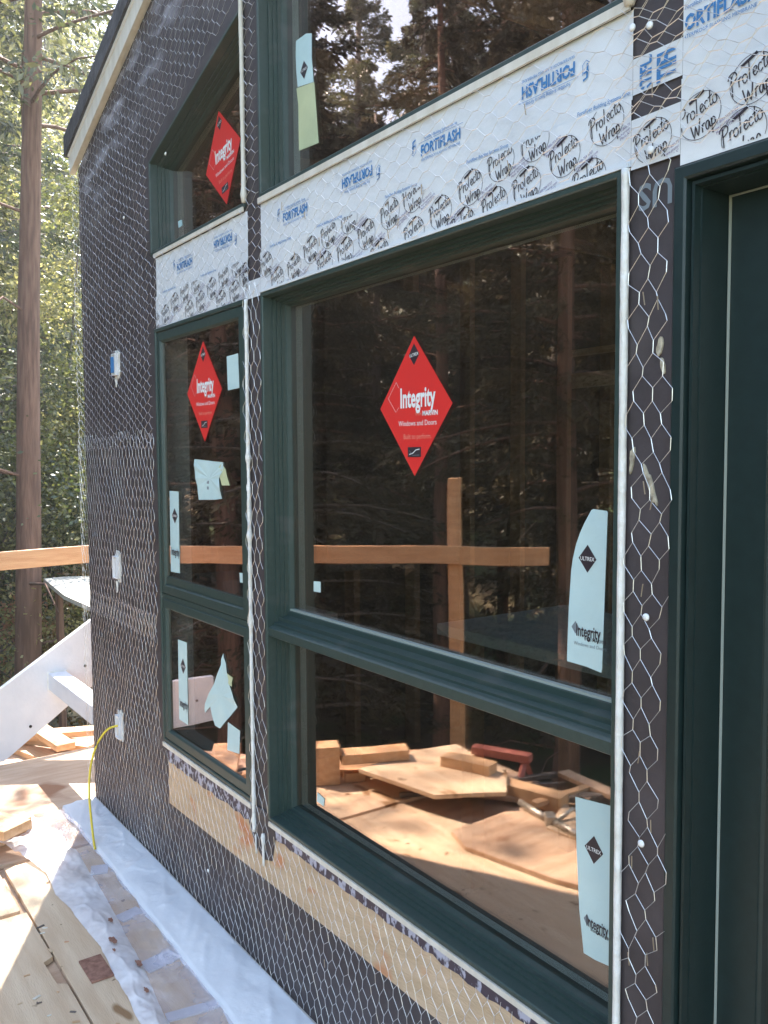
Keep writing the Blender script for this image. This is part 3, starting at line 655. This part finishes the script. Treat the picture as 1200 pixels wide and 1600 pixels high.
# --- inside of the house
iw = MB(); iw.box((-3.969, .12, ZB), (-3.93, 4.2, 2.86), 'drywall'); iw.box((-3.93, 4.16, ZB), (-2.9, 4.2, 3.3), 'drywall'); iw.box((-1.9, 4.16, ZB), (1.9, 4.2, 3.3), 'drywall')
iw.box((-2.9, 4.16, 2.0), (-1.9, 4.2, 3.3), 'drywall'); iw.box((1.86, .12, ZB), (1.9, 4.16, 3.3), 'drywall'); iw.build('interior_wall', house)
fl = MB(); fl.box((-3.97, .101, -.16), (1.9, 4.2, ZB-.001), 'floorin'); fl.build('interior_floor', house)
pn = MB(); pn.box((-3.85, 1.15, .95), (-3.838, 2.05, 2.45), 'panel'); pn.build('interior_panel', house)
stud = MB(); stud.box((0, 0, ZB), (.089, .038, 2.8), 'stud')
s0 = None
for k, (x, y, rz) in enumerate([(-3.93, .5+.406*i, 0) for i in range(9)]+[(-3.4, 4.07, 90), (-3.0, 4.07, 90), (-1.85, 4.07, 90), (-1.4, 4.07, 90)]+[(-3.36, 3.05, 0), (-3.36, 3.55, 0), (-2.85, 3.05, 0)]):
    if s0 is None: s0 = stud.build('stud', house); o = s0
    else: o = s0.copy(); COL.objects.link(o)
    o.matrix_parent_inverse = PINV(house); o.location = (x, y, 0); o.rotation_euler = (0, 0, rad(rz))
hd = MB(); hd.box((-3.95, 3.0, 1.98), (-2.75, 3.04, 2.07), 'railwood'); hd.box((-3.95, 3.0, 2.18), (-2.75, 3.04, 2.22), 'railwood'); hd.build('header', house)  # brighter wood than the studs: the sunlit look is put into the colour
raf = MB(); raf.box((-.019, .12, 0), (.019, 4.1, .19), 'stud'); r1 = None
for k in range(9):
    x = -3.8+.61*k
    if x > -.4: break
    if r1 is None: r1 = raf.build('rafter', house); o = r1
    else: o = r1.copy(); COL.objects.link(o)
    o.matrix_parent_inverse = PINV(house); o.location = (x, 0, roofz(x)-.14)

# things standing inside the room
t = thing('workbench', (-1.9, 1.2, ZB), 'pale plank workbench seen inside through the largest window', 'workbench')
b = MB(); b.box((-2.52, .82, .885), (-1.0, 1.5, .925), 'bench'); b.build('bench_top', t)
for x in (-2.45, -1.12):
    for y in (.88, 1.4): b = MB(); b.box((x, y, ZB), (x+.06, y+.06, .885), 'stud'); b.build('leg', t)
t = thing('shelf', (-3.5, .5, ZB), 'low plank shelf behind the narrow window holding a teal box', 'shelf')
b = MB(); b.box((-3.9, .32, .905), (-2.9, .62, .93), 'bench'); b.build('shelf_board', t)
for x in (-3.85, -2.99): b = MB(); b.box((x, .4, ZB), (x+.05, .5, .905), 'stud'); b.build('leg', t)
b = MB(); b.box((-3.72, .37, .93), (-3.42, .55, 1.015), 'teal'); b.box((-3.725, .365, 1.0), (-3.415, .555, 1.022), 'teal'); b.box((-3.66, .3645, 1.005), (-3.58, .3649, 1.018), 'white')
tag(b.build('cardboard_box', bevel=.003), 'small teal box on the shelf behind the narrow window', 'box')

# ================================================================== DECK
DO = [(-4.95, 1.6), (-4.92, -.35), (-4.15, -1.0), (-3.65, -1.75), (2.2, -1.75), (2.2, -.001), (-4.085, -.001), (-4.10, 1.6)][::-1]
dk = MB(); dk.prism_z(DO[::-1], -.30, -.088, 'ply2'); tag(dk.build('deck'), None, None, kind='structure')
def sheet(poly, top, th, m, label, name='plywood_sheet', cat='plywood', grp='plywood sheets laid over the deck', bev=.0015):
    a = sum(poly[i][0]*poly[(i+1) % len(poly)][1]-poly[(i+1) % len(poly)][0]*poly[i][1] for i in range(len(poly)))
    if a < 0: poly = poly[::-1]
    b = MB(); b.prism_z(poly, top-th, top, m); return tag(b.build(name, bevel=bev), label, cat, grp)
sheet([(-3.20, -.515), (-2.86, -.512), (-2.84, -.545), (-2.70, -.54), (-2.68, -.514), (-.6, -.512), (-.6, -1.72), (-3.20, -1.0)], ZB, .018, 'ply', 'worn plywood sheet in the lower left corner with dark knots')
sheet([(-3.62, -.022), (-1.4, -.022), (-1.4, -.505), (-3.60, -.508)], ZB+.001, .018, 'ply', 'plywood strip along the wall beneath the milky plastic sheet')
sheet([(-4.86, .95), (-3.98-.12, .95), (-4.10, -.03), (-3.64, -.03), (-3.64, -.55), (-3.95, -.80), (-4.86, -.30)], ZB-.001, .018, 'ply2', 'reddish brown plywood landing at the wall corner below the white stringer')
sheet([(-3.625, -.53), (-3.23, -.53), (-3.23, -1.70), (-3.60, -1.68), (-3.94, -1.0), (-3.66, -.80)], ZB-.002, .018, 'ply', 'sunlit plywood sheet at the deck edge below the railing')
g = lambda L, z: [in_glass(a, b, z) for a, b in L]
sheet(g([(535,1207),(655,1249),(768,1246),(770,1215),(690,1168),(640,1176)], .03), .03, .02, 'ply', 'bright loose plywood offcut raised on lumber, mirrored at the centre of the window')
sheet(g([(680,1305),(800,1264),(905,1345),(905,1400),(840,1382),(700,1330)], -.045), -.045, .019, 'ply2', 'orange brown plywood offcut lying skewed on top of the other sheets')
sheet(g([(830,1300),(905,1330),(905,1290),(860,1262)], -.035), -.035, .010, 'ply', 'narrow pale plywood offcut near the metal clamp')
# the brown square patch in the foreground
pt = MB(); pt.box((-2.77, -.455, ZB+.0015), (-2.63, -.385, ZB+.008), 'mud'); tag(pt.build('wood_block', bevel=.001), 'thin reddish wood scrap half under the plastic sheet edge', 'wood scrap')

# lumber pile at the left
def lumber(name, c, size, rz, m, label, grp='loose lumber on the deck', cat='board', rx=0):
    b = MB(); sx, sy, sz = size; b.box((-sx/2, -sy/2, 0), (sx/2, sy/2, sz), m); o = b.build(name, bevel=.002); o.location = c; o.rotation_euler = (rx, 0, rz); return tag(o, label, cat, grp)
z0 = ZB
pa = [on_floor(-60, 1300, .06), on_floor(-60, 1205, .06), on_floor(60, 1195, .06), on_floor(36, 1262, .06)]
lumber('wood_block', (-3.86, -.50, ZB), (.089, .30, .089), rad(8), 'lumber', 'thick lumber block on edge beneath the left pile, nearest the wall')
lumber('wood_block', (-3.80, -.72, ZB), (.089, .30, .089), rad(-4), 'lumber', 'thick lumber block in the middle beneath the left pile')
lumber('board', (-3.90, -.56, ZB+.0895), (.50, .14, .038), rad(30), 'lumber', 'short wide board lying on top of the left lumber pile')
lumber('board', (-3.93, -.80, ZB+.0900), (.46, .089, .038), rad(24), 'lumber', 'narrow board beside the wide one on top of the left pile')
lumber('board', (-3.72, -.98, ZB+.0005), (.62, .14, .038), rad(-50), 'lumber', 'flat board leading from the left pile toward the railing')
# small raised wooden step mirrored at the left of the window
t = thing('wooden_step', (*in_glass(520, 1215, 0), ZB), 'small wooden step of thick blocks at the deck edge by the pile', 'step')
A = Vector((*in_glass(470, 1228, ZB), ZB)); B_ = Vector((*in_glass(640, 1215, ZB), ZB)); dx = (B_-A).normalized(); ang = math.atan2(dx.y, dx.x)
Rm = Matrix.Rotation(ang, 3, 'Z'); L_ = (B_-A).length
for nm, a, b_ in (('side_block', (-.02, -.05, 0), (.11, .06, .19)), ('tread', (.12, -.04, .10), (.12+L_*.62, .07, .15)), ('foot_block', (.14, -.04, 0), (.24, .04, .045))):
    b = MB(); b.box(a, b_, 'lumber', Rm, A); b.build(nm, t, bevel=.002)
# long 2x4s, clamp, saw horse in the mirrored part of the deck
def lum_between(p, q, w_, h_, z, m, label, name='board', grp='loose lumber on the deck'):
    P, Q = Vector(p), Vector(q); d = Q-P; o = lumber(name, (*((P+Q)/2), z), (d.length, w_, h_), math.atan2(d.y, d.x), m, label, grp); return o
lum_between(in_glass(672, 1200, .03), in_glass(748, 1218, .03), .089, .05, .031, 'lumber', 'first of two stout boards end to end on the loose plywood')
lum_between(in_glass(742, 1222, .0), in_glass(860, 1252, .0), .089, .07, ZB+.001, 'lumber', 'second and longer stout board pointing at the metal clamp')
lum_between(in_glass(600, 1252, ZB), in_glass(905, 1232, ZB), .025, .02, ZB+.001, 'bark2', 'long thin grey batten across the sunlit deck')
lum_between(in_glass(700, 1250, ZB), in_glass(800, 1262, ZB), .04, .02, ZB+.001, 'ply2', 'short dark reddish batten between the stout boards and the clamp')
lum_between(in_glass(830, 1235, .0), in_glass(950, 1240, .0), .05, .04, ZB+.001, 'bark2', 'weathered grey board behind the metal clamp')
t = thing('bar_clamp', (*in_glass(830, 1285, ZB), ZB), 'grey metal bar clamp lying on the plywood by the red sawhorse', 'clamp')
c0, c1, c2, c3 = [Vector((*in_glass(a, b_, -.03), -.03)) for a, b_ in ((790, 1262), (836, 1290), (890, 1322), (905, 1275))]
b = MB(); b.tube([c0, c1], .016, 'metal', 10); b.build('clamp_bar', t, True)
b = MB(); b.tube([c1, (c1+c2)/2+Vector((0, 0, .01)), c2], .014, 'metal', 10); b.build('clamp_screw', t, True)
b = MB(); b.box((-.03, -.022, -.03), (.03, .022, .03), 'metal', Matrix.Rotation(.6, 3, 'Z'), c1); b.build('clamp_jaw', t, bevel=.004)
b = MB(); b.tube([c1+Vector((.02, -.02, 0)), (c1+c3)/2+Vector((0, 0, .03)), c3], .010, 'metal', 8); b.build('clamp_handle', t, True)
for k, (a, c, w_, m_) in enumerate((((780, 1240), (900, 1262), .05, 'ply2'), ((850, 1262), (950, 1252), .035, 'bark2'), ((760, 1236), (850, 1222), .03, 'bark2'), ((812, 1272), (905, 1242), .04, 'lumber'), ((860, 1222), (945, 1262), .07, 'ply2'))):
    lum_between(in_glass(*a, ZB+.02), in_glass(*c, ZB+.02), w_, .022, ZB+.02+.004*k, m_, ['flat reddish offcut in the jumble behind the clamp', 'dark stick crossing the jumble behind the clamp', 'dark stick beside the longer stout board', 'pale batten crossing over the clamp handle', 'wide reddish offcut at the far right of the mirrored jumble'][k])
# red sawhorse
t = thing('sawhorse', (*in_glass(770, 1190, ZB), ZB), 'small red painted sawhorse at the far edge of the deck', 'sawhorse')
p0 = Vector((*in_glass(716, 1176, .06), .06)); p1 = Vector((*in_glass(810, 1192, .06), .06)); dd = (p1-p0).normalized(); pr = Vector((-dd.y, dd.x, 0)); an = math.atan2(dd.y, dd.x)
b = MB(); b.box((0, -.03, -.02), ((p1-p0).length, .03, .02), 'redpaint', Matrix.Rotation(an, 3, 'Z'), p0); b.build('beam', t, bevel=.003)
for s_ in (.12, .9):
    for sd_ in (-1, 1):
        c = p0+(p1-p0)*s_; e = c+pr*sd_*.10; e.z = ZB+.001
        b = MB(); b.tube([c-Vector((0, 0, .015)), e], .017, 'redpaint', 4); b.build('leg', t)

# plastic sheet and white membrane at the foot of the wall
def border(tab, x):
    for (a, b), (c, d) in zip(tab[:-1], tab[1:]):
        if a <= x <= c: return b+(d-b)*(x-a)/(c-a)
    return tab[0][1] if x < tab[0][0] else tab[-1][1]
OUT = [(-4.05, -.30), (-3.85, -.50), (-3.66, -.43), (-3.45, -.385), (-3.25, -.40), (-3.1, -.385), (-2.8, -.375), (-2.36, -.40), (-1.0, -.42)]
MID = [(-4.05, -.28), (-3.56, -.235), (-3.1, -.258), (-2.6, -.30), (-2.33, -.335), (-1.0, -.36)]
INN = [(-4.05, -.165), (-3.55, -.168), (-3.2, -.172), (-2.2, -.188), (-1.0, -.20)]
def film(fa, fb, m, name, parent, z0, lift, amp, x0=-4.02, x1=-.6, ny=26):
    nx = 480; vs = []; fs = []
    for i in range(nx+1):
        x = x0+(x1-x0)*i/nx
        for j in range(ny+1):
            tt = j/ny; y = border(fa, x)*(1-tt)+border(fb, x)*tt
            y += .006*noise.noise(Vector((x*9, j*.1, 2)))*(1 if tt == 0 and name == 'milky_film' else 0)
            k = 1+ (2.2 if x < -3.5 else 0)*min(1, (-3.5-x)/.2 if x < -3.5 else 0)
            z = z0+lift(tt, x)+amp*k*(.5+noise.noise(Vector((x*7, y*16, 5))))+amp*.6*k*abs(noise.noise(Vector((x*23, y*30, 1))))
            cr = noise.noise(Vector((x*8+y*6, y*20-x*3, 9))); cr2 = noise.noise(Vector((x*19-y*14, y*27+x*9, 6)))
            z += .0045*max(0, 1-abs(cr)*6)**1.3*(.4+abs(noise.noise(Vector((x*3, y*7, 2)))))+.0014*max(0, 1-abs(cr2)*5)**1.2
            vs.append((x, y, max(z, ZB+.0025)))
    for i in range(nx):
        for j in range(ny): a = i*(ny+1)+j; fs.append((a, a+ny+1, a+ny+2, a+1))
    b = MB(); b.quads(vs, fs, m); return b.build(name, parent, True)
t = thing('plastic_sheet', (-3, -.3, ZB), 'wrinkled milky plastic sheet lying on the deck beside the wall', 'plastic sheet')
film(OUT, MID, 'film', 'milky_film', t, ZB+.003, lambda q, x: .010*math.sin(q*3.1), .008)
film(MID, INN, 'clearfilm', 'clear_film', t, ZB+.004, lambda q, x: .006*q, .005)
for cx in (-3.34, -2.97, -2.62, -2.3): b = MB(); b.box((-.040-.01*math.sin(cx*9), -(abs(border(MID, cx))-.178)+.004, 0), (.030+.02*math.sin(cx*17), 0, .0045), 'film', Matrix.Rotation(.35*math.sin(cx*23), 3, 'Z'), Vector((cx, -.180, ZB+.0016))); b.build('folded_strip', t)
for cx, cy, r_ in ((-2.80, -.335, .018), (-2.62, -.31, .016), (-2.93, -.30, .012), (-2.47, -.34, .012), (-2.74, -.35, .008)):
    pts = []; b = MB()
    for i in range(16): a = 2*math.pi*i/16; k = r_*(1+.7*noise.noise(Vector((math.cos(a)*2+cx*9, math.sin(a)*2, 0)))); pts.append((cx+k*1.3*math.cos(a), cy+k*.55*math.sin(a)))
    b.prism_z(pts, ZB+.0225, ZB+.0232, 'mud'); b.build('mud_mark', t)
vs = []; fs = []; nx = 420; ny = 20
for i in range(nx+1):
    x = -4.06+(3.2)*i/nx
    for j in range(ny+1):
        q = j/ny; y = border(INN, x)*(1-q)-.012*q; z = ZB+.016+.012*math.sin(q*1.6)+.004*noise.noise(Vector((x*5, y*14, 8)))+.006*(1-abs(noise.noise(Vector((x*6+y*9, y*5, 4)))))**6*math.sin(q*3.1)+.0018*max(0, 1-abs(noise.noise(Vector((x*6+y*10, y*11-x*4, 7))))*7)**1.4*math.sin(q*3.1)
        if j == 0: z = ZB+.004
        vs.append((x, y-(.012*noise.noise(Vector((x*8, 0, 3))) if j == 0 else 0), z))
for i in range(nx):
    for j in range(ny): a = i*(ny+1)+j; fs.append((a, a+ny+1, a+ny+2, a+1))
b = MB(); b.quads(vs, fs, 'flash'); tag(b.build('base_membrane', None, True), 'smooth white membrane strip along the foot of the wall', 'membrane')
# yellow cable
cb = [(-3.672, -.012, .40), (-3.69, -.06, .385), (-3.72, -.10, .31), (-3.73, -.125, .21), (-3.70, -.14, .10), (-3.62, -.155, .0), (-3.555, -.168, ZB+.03), (-3.52, -.175, ZB+.02)]
b = MB(); b.tube([(*p, ) for p in [tuple(v) for v in cb]], .0045, 'yellow', 8)
sp = [Vector(p) for p in cb]; b = MB(); pts = []
for i in range(len(sp)-1):
    p0_, p1_, p2_, p3_ = [sp[max(0, min(len(sp)-1, k))] for k in (i-1, i, i+1, i+2)]
    for q in range(5):
        tt = q/5; pts.append(.5*((2*p1_)+(p2_-p0_)*tt+(2*p0_-5*p1_+4*p2_-p3_)*tt*tt+(3*p1_-p0_-3*p2_+p3_)*tt**3))
pts.append(sp[-1]); b.tube(pts, .0048, 'yellow', 8); tag(b.build('cable', None, True), 'yellow electrical cable hanging from the lowest outlet box', 'cable')
# debris: nails, chips
for k in range(26):
    x, y = rnd.uniform(-3.1, -2.35), rnd.uniform(-.8, -.44); l = rnd.uniform(.008, .028); a = rnd.uniform(0, 3)
    b = MB(); b.box((-l/2, -l*.18, 0), (l/2, l*.18, .002), rnd.choice(('sheath', 'bark2', 'lumber', 'cream')), Matrix.Rotation(a, 3, 'Z'), Vector((x, y, ZB+.001)))
    tag(b.build('wood_chip'), 'tiny wood chip scattered on the foreground plywood', 'wood chip', 'wood chips scattered over the plywood')

# ================================================================== RAILING, STAIR, far things
t = thing('deck_railing', (-4.2, -2.22, -2.2), 'rough lumber guard rail with posts beyond the deck edge', 'railing')
def rail(p, q, z0_, z1_, th=.038):
    P, Q = Vector((*p, 0)), Vector((*q, 0)); d = Q-P; b = MB(); b.box((0, -th/2, z0_), (d.length, th/2, z1_), 'railwood', Matrix.Rotation(math.atan2(d.y, d.x), 3, 'Z'), P); b.build('rail', t, bevel=.003)
rail((-5.82, 1.9), (-5.50, -.52), .885, .995)
rail((-5.52, -.58), (-3.72, -2.50), .885, .995)
def post(x, y, z1_, rz=0): b = MB(); b.box((-.044, -.044, -2.4), (.044, .044, z1_), 'railwood', Matrix.Rotation(rz, 3, 'Z'), Vector((x, y, 0))); b.build('post', t, bevel=.003)
post(-4.15, -2.13, 1.42, rad(-47)); post(-5.86, 1.6, .88)
t = thing('stair_stringer', (-4.9, -.3, ZB), 'white painted stair stringer sloping down to the deck behind the wall corner', 'stair stringer')
b = MB(); b.prism_x([(1.2, 1.26), (.26, .655), (-.25, .325), (-.50, .225), (-.96, .215), (-.97, -.066), (-.24, -.066), (-.20, -.04), (.12, .19), (1.2, .89)], -4.94, -4.90, 'whitepaint'); b.build('stringer_board', t, bevel=.003)
b = MB(); b.box((-4.898, .0, .285), (-4.12, .095, .378), 'whitepaint'); b.build('cross_beam', t, bevel=.004)
b = MB(); b.box((-4.90, -.008, .277), (-4.893, .103, .386), 'seal'); b.build('sealant_joint', t, bevel=.003)
for y, z in ((-.10, .10), (.20, .39), (-.84, .08)): b = MB(); b.tube([(-4.8995, y, z), (-4.896, y, z)], .008, 'dark', 10); b.build('bolt', t)
z_ = .33
t = thing('work_table', (-8, .7, -1), 'sunlit plywood sheet on posts beyond the white stringer', 'table')
pl = [on_floor(68, 904, z_), on_floor(78, 912, z_), on_floor(100, 930, z_), on_floor(145, 950, z_), on_floor(190, 950, z_), on_floor(190, 899, z_), on_floor(100, 901, z_)]
b = MB(); b.prism_z(pl, z_-.04, z_, 'cream'); b.build('table_top', t)
for a, c in ((92, 915), (150, 935), (150, 908)):
    x, y = on_floor(a, c, z_-.05); b = MB(); b.tube([(x, y, -2.2), (x, y, z_-.04)], .04, 'bark', 6); b.build('leg', t)
for k, (a, c, l, an) in enumerate(((95, 1172, .5, .3), (110, 1160, .6, .6), (135, 1158, .5, 1.2), (128, 1176, .35, .1))):
    x, y = on_floor(a, c, -.25); lumber('board', (x-.5, y-.05, -.42+.04*k), (l*1.4, .12, .04), an, 'lumber', ['weathered board in the heap beyond the landing, lowest', 'weathered board crossing the heap beyond the landing', 'upturned board in the heap beyond the landing near the wall', 'short board topping the heap beyond the landing'][k], 'boards heaped beyond the landing')
tag(lumber('board', (-5.5, .2, -.46), (1.6, 1.4, .04), .2, 'ply2', 'dull plywood base under the heap of boards beyond the landing'), None, None)

# ================================================================== HAZE
hz = bpy.data.materials.new('thin_air_haze'); hz.use_nodes = True; t_ = hz.node_tree; t_.nodes.remove(t_.nodes['Principled BSDF'])
pv = t_.nodes.new('ShaderNodeVolumePrincipled'); pv.inputs['Density'].default_value = HAZE; pv.inputs['Color'].default_value = (.95, .97, 1, 1); pv.inputs['Anisotropy'].default_value = .35
t_.links.new(pv.outputs[0], t_.nodes['Material Output'].inputs['Volume']); M['haze'] = hz
if HAZE: b = MB(); b.box((-97, -82, -5), (60, 75, 42), 'haze'); tag(b.build('haze'), None, None, kind='stuff')
# ================================================================== TERRAIN AND TREES
def gz(x, y):
    z = -2.3+.25*noise.noise(Vector((x*.15, y*.15, 0)))
    if x < -14: z += (-14-x)*.34
    if y < -9: z += (-9-y)*.10
    if x > 3: z = z+min(2, (x-3)*.2)
    return z
vs = []; fs = []; n = 90
for i in range(n+1):
    for j in range(n+1): x = -95+i*1.7; y = -80+j*1.7; vs.append((x, y, gz(x, y)))
for i in range(n):
    for j in range(n): a = i*(n+1)+j; fs.append((a, a+n+1, a+n+2, a+1))
b = MB(); b.quads(vs, fs, 'ground'); g_ = b.build('ground', None, True); tag(g_, None, None, kind='structure')

def leafmesh(name, cloud, size, aspect, m, seed, droop=.3):
    r = random.Random(seed); vs = []; fs = []; tone = []
    for (p, out, tn) in cloud:
        l = size*r.uniform(.6, 1.4); wd = l*aspect
        d = Vector((out[0]+r.gauss(0, .5), out[1]+r.gauss(0, .5), out[2]+r.gauss(0, .45)-droop)).normalized()
        s_ = d.cross(Vector((r.gauss(0, 1), r.gauss(0, 1), r.gauss(0, 1)+.7))).normalized()*wd/2
        k = len(vs); q = Vector(p); vs += [q-s_*.3, q+d*l*.5-s_, q+d*l, q+d*l*.5+s_]; fs.append((k, k+1, k+2, k+3)); tone.append(min(1, max(0, tn+r.gauss(0, .18))))
    me = bpy.data.meshes.new(name); me.from_pydata([tuple(v) for v in vs], [], fs); me.materials.append(M[m])
    at = me.attributes.new('tone', 'FLOAT', 'FACE'); at.data.foreach_set('value', tone); me.update(); return me
def conifer(seed, H, R, base, nbr, per, trunk_r, m='needles', bark='bark', size=.16, aspect=.34):
    r = random.Random(seed); tb = MB()
    pts = []; rs = []
    for i in range(15): t_ = i/14; pts.append((.10*noise.noise(Vector((t_*3, seed, 0))), .10*noise.noise(Vector((t_*3, seed, 7))), H*t_)); rs.append(trunk_r*(1-t_*.82)*(1.25 if i == 0 else 1))
    tb.tube(pts, rs, bark, 12); cloud = []
    for k in range(nbr):
        h = base*H+(1-base)*H*(k+r.random())/nbr; f = (h/H-base)/(1-base); L = R*(1-f)**.7*r.uniform(.55, 1.1)+.25; a = r.uniform(0, 6.28)
        p = Vector((0, 0, h)); d = Vector((math.cos(a), math.sin(a), r.uniform(-.05, .3))); seg = []
        for q in range(6): seg.append(p.copy()); p = p+d*L/5; d.z -= .10; d.x += r.gauss(0, .08); d.y += r.gauss(0, .08)
        tb.tube(seg, [trunk_r*.16*(1-.15*q) for q in range(6)], bark, 4, False); tn = r.uniform(.15, .8)
        for q in range(per):
            u = r.random()**.7; i = min(4, int(u*5)); c = seg[i].lerp(seg[i+1], u*5-i)
            side = Vector((-d.y, d.x, 0))*r.uniform(-1, 1)*L*.30*(1.1-u*.6); c = c+side+Vector((0, 0, r.gauss(0, .05)-abs(side.length)*.25))
            cloud.append((c, (d.x*.6+side.x, d.y*.6+side.y, -.1), tn))
    for q in range(7):
        h = H*base*r.uniform(.25, 1); a = r.uniform(0, 6.28); l = r.uniform(.5, 1.4)
        tb.tube([(0, 0, h), (math.cos(a)*l*.6, math.sin(a)*l*.6, h+.1), (math.cos(a)*l, math.sin(a)*l, h-.1)], [.018, .012, .005], bark, 4, False)
    return tb, leafmesh('crown', cloud, size, aspect, m, seed)
def bushy(seed, H, R, n, m='broad', size=.085, trunk_r=.07, z0=.25):
    r = random.Random(seed); tb = MB(); cloud = []; cl = []
    for k in range(26):
        a = r.uniform(0, 6.28); q = r.random()**.5*R; h = H*(z0+(1-z0)*r.random()); f = math.sin(min(1, (h/H-z0*.6)/(1-z0*.6))*3.0)*.8+.25; c = Vector((math.cos(a)*q*f, math.sin(a)*q*f, h)); cl.append((c, r.uniform(.28, .6)*R*.55, r.uniform(.1, .85)))
        mid = Vector((c.x*.3, c.y*.3, h*.55)); tb.tube([(0, 0, .1), mid, c], [trunk_r*.5, trunk_r*.3, .01], 'bark2', 5, False)
    tb.tube([(0, 0, -.3), (0.02, 0, H*.3), (0, .03, H*.62)], [trunk_r*1.2, trunk_r, trunk_r*.4], 'bark2', 8)
    for k in range(n):
        c, s_, tn = r.choice(cl); v = Vector((r.gauss(0, 1), r.gauss(0, 1), r.gauss(0, .75))); p = c+v*s_*.55
        cloud.append((p, tuple(v*.6), tn))
    return tb, leafmesh('crown', cloud, size, .55, m, seed, .15)
def proto(tb, me, name):
    k = MB(); tm = tb.build('trunk', None, True); return tm.data, me, tm
P = {}
for key, (tb, me) in {'con1': conifer(21, 15, 2.6, .30, 95, 330, .20, size=.115), 'con2': conifer(22, 18, 3.2, .22, 105, 380, .24, bark='bark2', size=.115), 'con3': conifer(23, 12, 2.4, .10, 85, 330, .15, bark='bark2', size=.11),
                      'bush1': bushy(31, 5.5, 2.4, 30000, size=.062), 'bush2': bushy(32, 7.5, 2.8, 36000, size=.07), 'bush3': bushy(33, 4.2, 2.0, 12000, 'autumn'),
                      'tall': conifer(24, 16, 1.7, .46, 60, 260, .15, size=.10)}.items():
    tm = tb.build('trunk', None, True); P[key] = (tm.data, me); bpy.data.objects.remove(tm)
def tree(name, key, x, y, s, rz, label, cat='tree', group='trees of the forest round the house', z=None, sz=1):
    o = thing(name, (x, y, (gz(x, y)-.1) if z is None else z), label, cat, group); o.rotation_euler = (0, 0, rz); o.scale = (s, s, s*sz)
    for nm, me in zip(('trunk', 'crown'), P[key]):
        c = bpy.data.objects.new(nm, me); c.parent = o; COL.objects.link(c)
    return o
def polar(az, d): a = rad(az); return -math.cos(a)*d, -1.2+math.sin(a)*d    # azimuth from the wall direction, + into the house side
x, y = polar(12.05, 9.6)
tree('redwood_tree', 'tall', x, y, 1.0, 1.1, 'straight red-barked tree trunk standing nearest beyond the railing at left', z=-2.6).rotation_euler = (Matrix.Rotation(.040, 3, Vector((-RT.y, RT.x, 0))) @ Matrix.Rotation(1.1, 3, 'Z')).to_euler()
spec = []
R2 = random.Random(5)
KN = {'con1': 'conifer_tree', 'con2': 'conifer_tree', 'con3': 'conifer_tree', 'bush1': 'broadleaf_tree', 'bush2': 'broadleaf_tree', 'bush3': 'broadleaf_tree', 'tall': 'redwood_tree'}
LBL = {'con1': 'dark drooping conifer', 'con2': 'tall dense grey-barked conifer', 'con3': 'low full conifer', 'bush1': 'bright yellow-green leafy tree', 'bush2': 'tall spreading leafy tree', 'bush3': 'small tree with orange leaves', 'tall': 'slim bare-stemmed redwood'}
near = [('bush1', 8, 12.5, 1.0), ('bush2', 14.5, 13.5, 1.0), ('bush1', 17.5, 12, .9), ('con3', 10.5, 12.6, .9), ('bush3', 16.8, 10.5, .62), ('con1', 8.3, 15, 1.0), ('bush2', 16.5, 18, .9), ('bush2', 11.5, 19, 1.2), ('con2', 9, 22, 1.1), ('bush2', 18.5, 22, 1.0), ('bush2', 15, 25, 1.5), ('con3', 12.5, 29, 1.5), ('con2', 6.5, 27, 1.2), ('con2', 14, 36, 1.6), ('bush2', 19, 34, 1.9), ('con1', 10.5, 40, 1.9), ('bush1', 12.4, 11.4, .7), ('bush1', 4, 10.5, .9)]
where = ['behind the nearest trunk', 'right of the nearest trunk', 'beside the wall corner', 'left of the nearest trunk']
for i, (k, az, d, s) in enumerate(near):
    x, y = polar(az, d)
    tree(KN[k], k, x, y, s, R2.uniform(0, 6), '%s %s, %s' % (LBL[k], 'left of the red trunk' if az < 12.5 else 'right of the red trunk', 'close behind the railing' if d < 14 else ('in the middle rows' if d < 26 else 'high on the slope')))
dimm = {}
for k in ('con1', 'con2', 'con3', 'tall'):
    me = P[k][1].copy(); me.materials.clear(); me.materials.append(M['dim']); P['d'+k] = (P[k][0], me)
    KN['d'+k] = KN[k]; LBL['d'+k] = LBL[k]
# the forest on the other side of the deck, seen mirrored in the panes
i = 0
for az in range(-2, -78, -4):
    for d in (8.5, 12, 16.5, 22):
        if R2.random() < .16: continue
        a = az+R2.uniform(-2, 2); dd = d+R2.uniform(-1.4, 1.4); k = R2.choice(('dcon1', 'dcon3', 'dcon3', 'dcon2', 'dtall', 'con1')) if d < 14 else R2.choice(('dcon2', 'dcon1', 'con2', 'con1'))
        if d < 10: k = R2.choice(('dcon3', 'dtall', 'dcon3', 'dcon1'))
        x, y = polar(a, dd)
        s = R2.uniform(.55, .82) if d > 10 else R2.uniform(.66, .9)
        side = 'left' if az > -25 else ('middle' if az > -50 else 'right')
        tree(KN[k], k, x, y, s, R2.uniform(0, 6), '%s mirrored in the %s of the panes, %s' % (LBL[k], side, {8.5: 'nearest row', 12: 'second row', 16.5: 'third row', 22: 'farthest row'}[d]))
        i += 1
